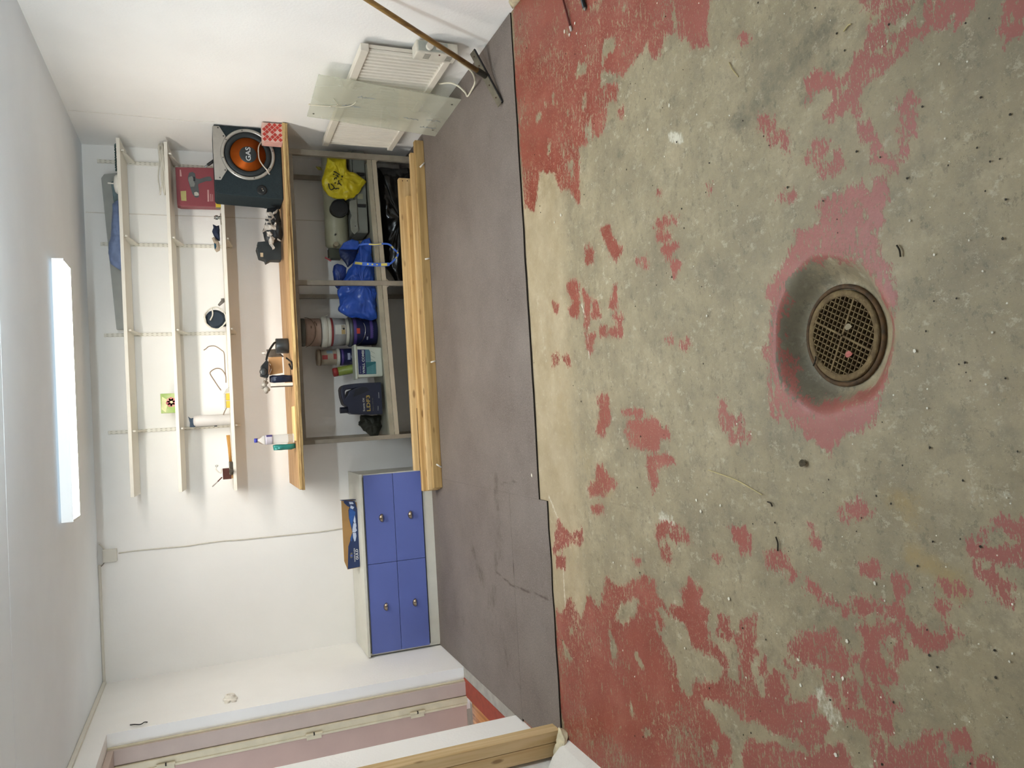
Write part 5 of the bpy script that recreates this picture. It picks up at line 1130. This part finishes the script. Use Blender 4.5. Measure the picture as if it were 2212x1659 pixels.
timber('pine batten lying directly behind the front batten', -.535, 1.925, 5.371, 5.418, F0, .098, P1)
timber('pine batten with a split right end, third from the front', -.545, 1.62, 5.421, 5.468, F0, .128, P2)
ta = timber('rearmost pine batten with a rotten brown left end', -.395, 1.765, 5.472, 5.522, .052, .168, P1)
timber('low hidden pine batten under the rearmost one', -.38, 1.70, 5.472, 5.520, F0, .0515, P2)
b = rough_strip(.06, .13, 5.4706, 5.4719, 9, -.395, .06); b.build('rot', mat('rotten_wood', '#3f2a12', rough=.9, var=.5, scale=18, stretch=(.3, 1, 1)), ta)
for a in (640, 735):
    (x, z), = zoomY((800, 300), 9.22, [(a, 835)], 5.47); MB().tube([(x, 5.4715, z), (x, 5.4695, z)], .004, 6).build('nail_hole', mat('rotten_wood', '#3f2a12'), ta)
# white plastic pegs along the front batten
PEG = mat('white_peg', '#e6e2d8', rough=.5)
for k, (x, lab) in enumerate(((1.815, 'white plastic peg at the right end of the front batten'), (1.130, 'white plastic peg second from the right along the front batten'), (.385, 'white plastic peg third from the right along the front batten'), (-.362, 'white plastic peg at the left end of the front batten'))):
    dx = (.018, .004, .004, -.012)[k]
    b = MB().tube([(x-dx, 5.303, F0+.040), (x+dx, 5.306, F0+.004)], .0058, 10)
    tag(b.build('plastic_peg', PEG, smooth=True), lab, 'peg', 'white pegs by the front batten')

# ------------------------------------------------------------------ blue chest of drawers
CW = mat('white_melamine', '#d8d6ca', rough=.4, var=.03); BLU = mat('blue_lacquer', '#6270b2', rough=.3, var=.04, scale=3, spec=.45)
CX0, CX1, CY0, CZT = -1.706, -.402, 5.60, .553
cb = thing('drawer_cabinet', 'low white cabinet with four blue drawer fronts in the left corner', 'cabinet', ((CX0+CX1)/2, 5.83, F0))
box('side_panel', CW, cb, CX1-.018, CX1, CY0+.012, DW-.004, F0, CZT-.02, bevel=.001)
box('side_panel', CW, cb, CX0, CX0+.018, CY0+.012, DW-.004, F0, CZT-.02, bevel=.001)
box('top_panel', CW, cb, CX0-.004, CX1+.006, CY0-.012, DW-.004, CZT-.0195, CZT, bevel=.0015)
box('plinth', CW, cb, CX0+.0185, CX1-.0185, CY0+.008, CY0+.026, F0, .082)
box('back_panel', CW, cb, CX0+.0185, CX1-.0185, DW-.012, DW-.005, .09, CZT-.02)
box('carcass', CW, cb, CX0+.0185, CX1-.0185, CY0+.03, DW-.0125, .085, CZT-.0205)
xm = -1.052
CAPM = mat('bronze_handle', '#8d7f70', rough=.22, metal=.9, var=.1)
for (a, c) in ((CX0+.012, xm-.0015), (xm+.0015, CX1-.006)):
    for (z0, z1) in ((.092, .3035), (.3065, .520)):
        d = box('drawer', BLU, cb, a, c, CY0-.002, CY0+.019, z0, z1, bevel=.0012)
        cx_ = (a+c)/2+.004; cz_ = (z0+z1)/2-.005
        # cup pull: half dome open below
        vs = []; fs = []; nu, nv = 12, 6
        for i in range(nu+1):
            for j in range(nv+1):
                u = pi*i/nu; v = (pi/2)*j/nv
                vs.append((cx_+.030*cos(u)*cos(v)*1.0, CY0-.003-.020*sin(u)*cos(v)-.002, cz_-.010+.024*sin(v)))
        for i in range(nu):
            for j in range(nv): fs.append((i*(nv+1)+j, (i+1)*(nv+1)+j, (i+1)*(nv+1)+j+1, i*(nv+1)+j+1))
        hb = MB().add(vs, fs); hb.build('cup_handle', CAPM, d, smooth=True)
# beer carton on top
NB = mat('navy_carton', '#27365c', rough=.5, var=.05, scale=5); KR = mat('kraft_inside', '#b08c5a', rough=.8, var=.06)
def nb(pts, y): return zoomY((720, 1060), 9.215, pts, y)
yF, yB = 5.73, 5.90
x0, x1 = -1.092, -.612
t = thing('drinks_carton', 'open navy cardboard drinks tray with mountain print on the blue cabinet', 'carton', ((x0+x1)/2, 5.82, CZT))
z0 = CZT+.0008; zl = CZT+.092; zr_ = CZT+.098
prof = nb([(290, 1560), (300, 1110), (340, 990), (340, 950), (380, 830), (310, 540), (300, 390), (325, 330), (270, 300), (215, 245), (205, 225), (235, 185), (250, 205), (425, 205), (530, 365), (545, 480), (545, 1490), (525, 1515)], yF)
prof = [(a, max(c, z0)) for a, c in prof]
MB().prism(prof, yF, yF+.004).build('front_wall', NB, t)
box('rear_wall', KR, t, x0+.035, x1+.012, yB-.004, yB, z0, CZT+.088)
MB().hexa([(x0+.006, yF+.004, z0), (x0+.010, yF+.004, z0), (x0+.039, yB-.004, z0), (x0+.035, yB-.004, z0)], [(x0, yF+.004, zl), (x0+.004, yF+.004, zl), (x0+.037, yB-.004, zl-.004), (x0+.033, yB-.004, zl-.004)]).build('end_wall', KR, t)
MB().hexa([(x1+.018, yF+.03, z0), (x1+.022, yF+.03, z0), (x1+.014, yB-.004, z0), (x1+.010, yB-.004, z0)], [(x1+.020, yF+.02, zr_), (x1+.024, yF+.02, zr_), (x1+.016, yB-.004, zr_), (x1+.012, yB-.004, zr_)]).build('end_wall', NB, t)
box('base', KR, t, x0+.03, x1, yF+.005, yB-.005, z0, z0+.003)
def nbl(pts, nm, m, off=.001): return MB().prism(nb(pts, yF), yF-off, yF-off+.0008).build(nm, m, t)
BR = mat('bright_blue_print', '#2f5a9e', rough=.45, var=.15, scale=40)
nbl([(315, 400), (330, 345), (440, 420), (440, 480), (400, 560), (380, 700), (378, 780), (345, 660), (315, 530)], 'mountain_sky', BR)
nbl([(378, 850), (385, 930), (365, 1010), (345, 990), (345, 955)], 'mountain_sky', BR)
SNW = mat('snow_print', '#b9c3d6', rough=.45, var=.06)
nbl([(425, 490), (440, 560), (445, 640), (410, 640), (400, 590)], 'mountain_print', SNW, .0018)
nbl([(400, 650), (450, 645), (460, 700), (450, 740), (470, 790), (435, 830), (380, 830), (380, 770)], 'mountain_print', SNW, .0018)
nbl([(385, 840), (450, 838), (460, 900), (440, 1000), (420, 1010), (395, 930)], 'mountain_print', SNW, .0018)
nbl([(310, 222), (385, 225), (405, 265), (325, 270)], 'paper_sticker', SNW, .0018); nbl([(345, 290), (415, 325), (390, 370), (335, 345)], 'paper_sticker', SNW, .0018)
P = nb([(502, 1370), (440, 1165)], yF); WL = mat('carton_white', '#dfe0dc', rough=.45)
text('lettering', 'GULD', P[0][0], P[1][0], P[0][1], P[1][1], yF-.0012, WL, t, bold=.02)
P = nb([(442, 1410), (405, 1145)], yF); text('lettering', 'NORRLANDS', P[0][0], P[1][0], P[0][1], P[1][1], yF-.0012, WL, t, bold=.014)
nbl([(330, 1290), (345, 1240), (380, 1230), (382, 1330), (345, 1345)], 'crest_print', mat('crest_gold', '#6f6a58', rough=.5)); nbl([(345, 1275), (380, 1270), (380, 1310), (345, 1310)], 'crest_print', mat('crest_blue', '#4d5fae', rough=.5), .0018)

# ------------------------------------------------------------------ right wall: electric panel heater
HT = mat('heater_enamel', '#ddd6c8', rough=.4, var=.03, scale=6)
HX0, HX1, HY0, HY1, HZ0, HZ1 = 1.998, 2.035, 4.045, 5.555, .185, .700
ht = thing('panel_heater', 'white ribbed electric panel heater mounted low on the right wall', 'heater', (2.03, 4.8, HZ0))
box('back_plate', HT, ht, 2.018, HX1, HY0+.01, HY1-.01, HZ0+.012, HZ1-.012)
box('top_frame', HT, ht, HX0-.006, HX1, HY0, HY1, HZ1-.046, HZ1, bevel=.004)
box('bottom_frame', HT, ht, HX0-.006, HX1, HY0, HY1, HZ0, HZ0+.040, bevel=.004)
N = 38
for k in range(N):
    y = HY0+.03+(HY1-HY0-.06)*k/(N-1); w = .0125
    MB().prism([(HX0+.017, y-w), (HX0+.006, y-w*.55), (HX0+.003, y), (HX0+.006, y+w*.55), (HX0+.017, y+w)], HZ0+.038, HZ1-.044, axis='z').build('rib', HT, ht)
for yy in (4.3, 5.3): box('wall_bracket', HT, ht, HX1, XR-.001, yy-.02, yy+.02, HZ0+.05, HZ1-.05)
hc = box('control_box', mat('heater_control', '#cfc9ba', rough=.45), ht, 1.975, 2.043, 3.945, 4.044, .178, .415, bevel=.006)
MB().tube([(2.005, 3.946, .345), (2.005, 3.924, .345)], .020, 22).build('knob', HT, hc, smooth=False)
box('rocker_switch', HT, hc, 1.994, 2.020, 3.938, 3.9452, .275, .305, bevel=.002)
box('control_face', mat('control_grey', '#a9aca2', rough=.5), hc, 1.983, 2.036, 3.9425, 3.9455, .24, .405)
for i in range(6):
    for z in (.205, .33): box('vent_slot', mat('slot_grey', '#8b867a', rough=.8), hc, 1.9738, 1.9752, 3.965+i*.010, 3.969+i*.010, z, z+.035)
MB().tube([(1.9755, 3.958, .285), (1.972, 3.958, .285)], .005, 8).build('indicator', mat('dark_red_lamp', '#5a1f1a', rough=.3), hc)
cpts = [(2.03, 4.33, .183), (2.02, 4.30, .10), (1.965, 4.20, .035), (1.905, 4.10, F0+.006), (1.86, 4.00, F0+.007), (1.83, 3.96, F0+.006), (1.88, 3.945, .02), (1.955, 3.93, .06), (2.0, 3.95, .13), (2.015, 4.0, .180)]
HC_ = [aX(948, 181, 2.03), aX(972, 179, 2.0), aZ(990, 186, .06), aZ(1005, 200, .02), aZ(1010, 208, F0+.006), aZ(1018, 196, .02), aZ(1026, 178, .05), aX(1022, 160, 1.99), aX(1012, 148, 2.01), aX(990, 132, 2.02)]
def zmin_(v): return Vector((min(v.x, XR-.012), v.y, max(v.z, F0+.006)))
MB().tube(bez([zmin_(v) for v in HC_], 8), .0055, 8).build('power_cord', mat('cream_cord', '#e3dcc6', rough=.45), ht, smooth=True)
# ------------------------------------------------------------------ sheet of greenish glass leaning on the heater
GLM = bpy.data.materials.new('filmed_green_glass'); GLM.use_nodes = True; nt = GLM.node_tree
b = nt.nodes['Principled BSDF']; b.inputs['Base Color'].default_value = (*lin('#dcd9c9'), 1); b.inputs['Roughness'].default_value = .06; b.inputs['Specular IOR Level'].default_value = .5
tr = nd(nt, 'ShaderNodeBsdfTransparent'); tr.inputs[0].default_value = (.95, .975, .945, 1); mx = nd(nt, 'ShaderNodeMixShader')
tcx = nd(nt, 'ShaderNodeTexCoord'); nn = nd(nt, 'ShaderNodeTexNoise'); nn.inputs['Scale'].default_value = 3.; nt.links.new(tcx.outputs['Object'], nn.inputs['Vector'])
mr = nd(nt, 'ShaderNodeMapRange'); mr.inputs[3].default_value = .30; mr.inputs[4].default_value = .46; nt.links.new(nn.outputs['Fac'], mr.inputs[0])
nt.links.new(mr.outputs[0], mx.inputs[0]); nt.links.new(tr.outputs[0], mx.inputs[1]); nt.links.new(b.outputs[0], mx.inputs[2]); nt.links.new(mx.outputs[0], nt.nodes['Material Output'].inputs[0])
gb0 = aZ(996, 214, F0); gb1 = aZ(940, 293, F0); gt0 = aX(688, 160, 1.990); gt1 = aX(663, 250, 1.990)
gl = thing('glass_sheet', 'greenish glass sheet leaning against the panel heater, marked with faint writing', 'glass sheet', ((gb0+gb1)/2))
nv_ = (gb1-gb0).cross(gt0-gb0).normalized(); nv_ = nv_ if nv_.x < 0 else -nv_; th = nv_*.005
b = MB().hexa([gb0, gb1, gt1, gt0], [gb0+th, gb1+th, gt1+th, gt0+th]); b.build('pane', GLM, gl)
def gp(u, v, off=.0065): return gb0+(gb1-gb0)*u+(gt0-gb0)*v+(gt1-gb1-(gt0-gb0))*u*v+nv_*off
INKB = mat('faint_blue_ink', '#7d8794', rough=.6)
gr = random.Random(2)
for (u, v, n_, ht_) in ((.30, .70, 14, .03), (.55, .78, 16, .035), (.62, .32, 12, .03), (.78, .16, 14, .035), (.58, .15, 9, .025)):
    pts = [gp(u+.10*sin(k*1.9)*.12+.02*gr.random(), v-.13*k/n_+ht_*.3*sin(k*2.4)) for k in range(n_)]
    MB().tube(bez(pts, 3), .0011, 4).build('scribble', INKB, gl)
for (u, v) in ((.14, .04), (.84, .05), (.9, .96)):
    MB().tube([gp(u, v, .0052), gp(u, v, .0068)], .006, 10).build('drill_hole', mat('hole_dark', '#4d4a40', rough=.8), gl)
wv = mat('white_string', '#d9d2c0', rough=.7)
MB().tube(bez([gp(.70, 1.0, -.004), gp(.70, 1.005, .004), gp(.66, .93, .009), gp(.63, .86, .010)], 6), .003, 6).build('string', wv, gl, smooth=True)
MB().tube(bez([gp(.62, .86, .010), gp(.58, .82, .010), gp(.52, .83, .010), gp(.44, .86, .009)], 6), .0016, 6).build('string', wv, gl, smooth=True)
MB().tube(bez([gp(.63, .86, .010), gp(.60, .78, .011), gp(.52, .72, .011), gp(.42, .70, .010)], 6), .002, 6).build('string', wv, gl, smooth=True)
MB().lathe([(0, -.008), (.005, -.004), (.005, .004), (0, .008)], gp(.63, .86, .010), n=8, axis=(0, 1, .3)).build('knot', wv, gl, smooth=True)

# ------------------------------------------------------------------ floor scraper with a long wooden pole
PO = wood('brown_pole', '#94733f', '#6d5230', 2, knots=False, rough=.4)
sj = aZ(1048, 163, .055); so = Vector((2.0, 3.553, .756)); sd_ = (so-sj).normalized()
tp = sj+sd_*1.55
sq = thing('floor_scraper', 'long-handled floor scraper with a metal blade holder leaning by the right wall', 'scraper', sj)
e1 = Vector((2.035, 3.998, .078)); e0 = aZ(1080, 226, F0+.014)
MB().tube([sj+sd_*.03, sj+sd_*.6, tp], .0135, 14).build('pole', PO, sq, smooth=True)
BHM = mat('worn_blade_holder', '#7c7565', rough=.45, metal=.4, var=.2, scale=20)
hd = (e1-e0).normalized()
MB().bar(e0, e1, .036, .007, up=sd_).build('blade_holder', BHM, sq, bevel=.002)
rub = mat('black_rubber', '#17181a', rough=.6)
off = hd.cross(sd_).normalized()
off = off if off.z < 0 else -off
MB().bar(e0+off*.018-sd_*.002, e1+off*.018-sd_*.002, .012, .010, up=sd_).build('rubber_blade', rub, sq)
MB().tube([sj-sd_*.02, sj+sd_*.06], .017, 12).build('socket', mat('dark_steel', '#3f3c35', rough=.5, metal=.6), sq)
MB().tube([sj+sd_*.045+Vector((0, -.02, 0)), sj+sd_*.045+Vector((0, .02, 0))], .004, 8).build('bolt', mat('dark_steel', '#3f3c35'), sq)
for k in (.12, .35, .72, .9):
    c_ = e0+(e1-e0)*k+sd_*.0035; MB().tube([c_, c_+sd_*.003], .004, 8).build('rivet', mat('rivet_brown', '#4a2f25', rough=.6), sq)

# ------------------------------------------------------------------ wall fittings
jb0 = aY(223, 1188, DW-.03)
t = thing('junction_box', 'white square junction box high on the back wall', 'junction box', (-.84, DW-.02, 2.18))
MB().box(-.885, -.797, DW-.036, DW-.001, 2.178, 2.268).build('cover', TR, t, bevel=.004)
MB().tube(bez([(-.80, DW-.008, 2.255), (-.775, DW-.008, 2.27), (-.755, DW-.008, 2.288)]), .005, 6).build('cable_stub', TR, t)
MB().tube(bez([(-.885, DW-.008, 2.26), (-.90, DW-.008, 2.27), (-.915, DW-.008, 2.285)]), .004, 6).build('cable_stub', mat('grey_cable', '#8b877c'), t)
cps = [aY(a, c, DW-.006) for a, c in ((256, 1195), (310, 1188), (400, 1180), (420, 1177), (470, 1170), (520, 1166), (600, 1158), (690, 1149), (742, 1141))]
cps = [Vector((v.x, DW-.006, v.z)) for v in cps]+[Vector((cps[-1].x+.005, DW-.006, .556))]
tag(MB().tube(bez(cps, 4), .0042, 6).build('wall_cable', mat('cream_wall_cable', '#d3cdbf', rough=.5), smooth=True), 'thin cream cable running down the back wall from the junction box', 'cable')
p = aX(497, 1508, XL)
t = thing('wall_socket', 'small round white socket on the left wall beside the doorway', 'socket', (XL+.01, p.y, p.z))
WS = mat('ivory_plastic', '#ece6da', rough=.5)
yy, zz = p.y-.03, p.z
MB().lathe([(.044, 0), (.044, .010), (.036, .016), (0, .016)], (XL+.0005, yy, zz), n=30, axis=(1, 0, 0)).build('base', WS, t, smooth=False, bevel=.002)
MB().lathe([(.036, .016), (.030, .030), (.024, .034), (.018, .034), (.016, .024), (0, .024)], (XL+.0005, yy, zz), n=30, axis=(1, 0, 0)).build('socket_ring', WS, t, smooth=False, bevel=.002)
for s in (-1, 1):
    MB().tube([(XL+.0245, yy+s*.007, zz), (XL+.0262, yy+s*.007, zz)], .0036, 8).build('pin_hole', mat('hole_brown', '#54483a', rough=.9), t)
    MB().tube([(XL+.0245, yy, zz+s*.012), (XL+.0285, yy, zz+s*.012)], .003, 8).build('earth_clip', mat('brass', '#9a8a5a', rough=.4, metal=.7), t)
MB().tube([(XL+.0005, yy-.05, zz-.02), (XL+.012, yy-.05, zz-.02)], .016, 14).build('side_grip', WS, t); MB().tube([(XL+.0005, yy-.05, zz+.02), (XL+.012, yy-.05, zz+.02)], .016, 14).build('side_grip', WS, t)
hk = [aX(a, c, XL+.012) for a, c in ((281, 1562), (290, 1565), (303, 1565), (312, 1560), (318, 1556))]
hk[0].x = XL+.002; hk[-1].x = XL+.002
tag(MB().tube(bez([tuple(v) for v in hk], 5), .0032, 6).build('wall_hook', BLK, smooth=True), 'short bent black wire staple high on the left wall', 'hook')

# ------------------------------------------------------------------ litter on the floor
STRAW = mat('dry_straw', '#b9a878', rough=.8, var=.15)
def fl(px_, py_, z=.003): v = aZ(px_, py_, z); return (v.x, v.y, v.z)
tag(MB().tube(bez([fl(1530, 1015, .004), fl(1585, 1035, .007), fl(1610, 1048, .006), fl(1646, 1069, .004)]), .0016, 6).build('straw_stalk', STRAW), 'long pale straw stalk on the concrete left of the drain', 'straw')
tag(MB().tube(bez([fl(1575, 135, .004), fl(1582, 150, .006), fl(1595, 166, .004)]), .0016, 6).build('straw_stalk', STRAW), 'curled straw stalk on the concrete near the right wall', 'straw')
tag(MB().tube(bez([fl(1822, 68, .004), fl(1832, 55, .005), fl(1838, 52, .004)]), .0018, 6).build('straw_stalk', STRAW), 'short pale straw at the upper edge near the right wall', 'straw')
DL = mat('dry_leaf', '#4d4433', rough=.8, var=.3, scale=60)
def leaf(cx_, cy_, s, m, lab, nm='dry_leaf', z0=None):
    c0 = Vector(fl(cx_, cy_, .002)) if z0 is None else Vector(fl(cx_, cy_, z0))
    b = MB(); N = 10; vs = []
    for i in range(N+1):
        u = i/N; w = s*.35*sin(pi*min(1, u*1.02))**.7+.0004
        vs += [c0+Vector((-w, (u-.5)*s, .004+.006*sin(u*3))), c0+Vector((0, (u-.5)*s, .001+.004*u)), c0+Vector((w, (u-.5)*s, .005))]
        vs += [v+Vector((0, 0, -.0008)) for v in vs[-3:]]
    fs = []
    for i in range(N):
        a = i*6; n_ = a+6
        fs += [(a, a+1, n_+1, n_), (a+1, a+2, n_+2, n_+1), (a+3, n_+3, n_+4, a+4), (a+4, n_+4, n_+5, a+5), (a, n_, n_+3, a+3), (a+2, a+5, n_+5, n_+2)]
    fs += [(0, 3, 4, 1), (1, 4, 5, 2), (N*6, N*6+1, N*6+4, N*6+3), (N*6+1, N*6+2, N*6+5, N*6+4)]
    b.add(vs, fs); return tag(b.build(nm, m), lab, 'leaf')
leaf(1736, 1000, .028, DL, 'small dark dry leaf on the concrete left of the drain')
leaf(1835, 706, .024, mat('pale_leaf', '#9a8d74', rough=.8), 'pale dry leaf lying on the drain grate', z0=DZ+.0105)
leaf(1836, 765, .024, mat('pink_leaf', '#b36a62', rough=.8), 'pinkish dry leaf lying on the drain grate', z0=DZ+.0105)
leaf(1695, 718, .016, mat('red_chip', '#7a4a3c', rough=.8), 'reddish dry leaf in the drain bowl beside the grate', z0=-.035)
TW_ = mat('twig', '#2e281f', rough=.9)
for (a, c_, lab) in (((1676, 1160), (1680, 1190), 'dark twig on the concrete beyond the straw stalk'), ((1658, 1084), (1668, 1094), 'tiny dark twig at the tip of the long straw'), ((1937, 530), (1945, 555), 'dark twig on the concrete beside the drain'), ((1762, 770), (1757, 790), 'dark bark splinter on the rim of the grate')):
    zz = .004 if a[0] != 1762 else DZ+.016
    tag(MB().tube(bez([fl(*a, zz), fl((a[0]+c_[0])/2+2, (a[1]+c_[1])/2-2, zz+.002), fl(*c_, zz)], 4), .0022, 6).build('twig', TW_), lab, 'twig')
FLK = mat('white_paint_flake', '#d9d4c4', rough=.7)
def flakes(pts, nm, m, lab, seed):
    g = random.Random(seed); b = MB()
    for (a, c_, s) in pts:
        o = Vector(fl(a, c_, .0015)); ang = g.random()*6; n_ = 5
        if (o.x-DCX)**2+(o.y-DCY)**2 < .25**2: continue
        z_ = F0+.001 if o.y > 3.60 else .0028
        ring = [Vector((o.x+s*(.6+.5*g.random())*cos(ang+k*2*pi/n_), o.y+s*(.5+.5*g.random())*sin(ang+k*2*pi/n_), z_+.0012*g.random())) for k in range(n_)]
        b.add(ring+[v-Vector((0, 0, .001)) for v in ring], [tuple(range(n_)), tuple(range(2*n_-1, n_-1, -1))]+[(k, (k+1) % n_, n_+(k+1) % n_, n_+k) for k in range(n_)])
    o = b.build(nm, m); tag(o, lab, 'debris', kind='stuff')
g = random.Random(7)
pts = [(1152, 1026, .012), (1212, 465, .010), (1198, 480, .007), (1446, 228, .008), (1400, 280, .006), (1527, 682, .005), (1943, 650, .008), (1976, 758, .006), (1930, 745, .005), (1505, 1080, .006), (1528, 1068, .005), (1557, 1092, .006), (1514, 1105, .007), (1575, 1293, .007), (1325, 1215, .006), (1342, 1222, .004), (1890, 1260, .006), (1830, 1385, .006), (1822, 1465, .007), (1806, 1630, .008), (1725, 1425, .006), (1730, 1480, .006), (1480, 1400, .006), (1230, 75, .010), (1242, 50, .007), (1246, 72, .007), (1220, 68, .011)]
for k in range(120): pts.append((1150+g.random()**.8*1050, g.random()*1655, .0016+.0022*g.random()))
flakes(pts, 'paint_flakes', FLK, 'scattered small white paint flakes over the concrete floor', 1)
pts = [(1100+g.random()*1100, g.random()*1655, .0018+.0025*g.random()) for k in range(150)]
flakes(pts, 'dirt_crumbs', mat('dark_crumb', '#2f2b23', rough=.9), 'scattered dark crumbs of dirt over the concrete floor', 2)
# tips of two rods lying by the right wall, at the edge of the picture
r0 = Vector(fl(1234, 66, .006)); r1 = Vector(fl(1214, -10, .012)); dd = (r1-r0).normalized()
t = thing('painted_rod', 'thin red-brown rod with a pale tip on the floor by the right wall', 'rod', r0)
MB().tube([r0+dd*.02, r0+dd*.45], .0045, 8).build('shaft', mat('red_brown_rod', '#5a1f16', rough=.5), t, smooth=True)
MB().tube([r0, r0+dd*.022], .006, 8).build('tip', mat('pale_tip', '#c9c6c0', rough=.4), t, smooth=True)
r0 = Vector(fl(1264, 22, .009)); r1 = Vector(fl(1255, -12, .012)); dd = (r1-r0).normalized()
t = thing('steel_rod', 'thicker black and silver rod on the floor beside the thin rod', 'rod', r0)
MB().tube([r0+dd*.012, r0+dd*.35], .009, 10).build('shaft', mat('rod_black', '#2a2c2e', rough=.35, metal=.4), t, smooth=True)
MB().tube([r0, r0+dd*.013], [.004, .0075], 10).build('tip', mat('rod_tip', '#8d8d86', rough=.4, metal=.4), t, smooth=True)
for o in bpy.data.objects:
    if '_o' in o: del o['_o']
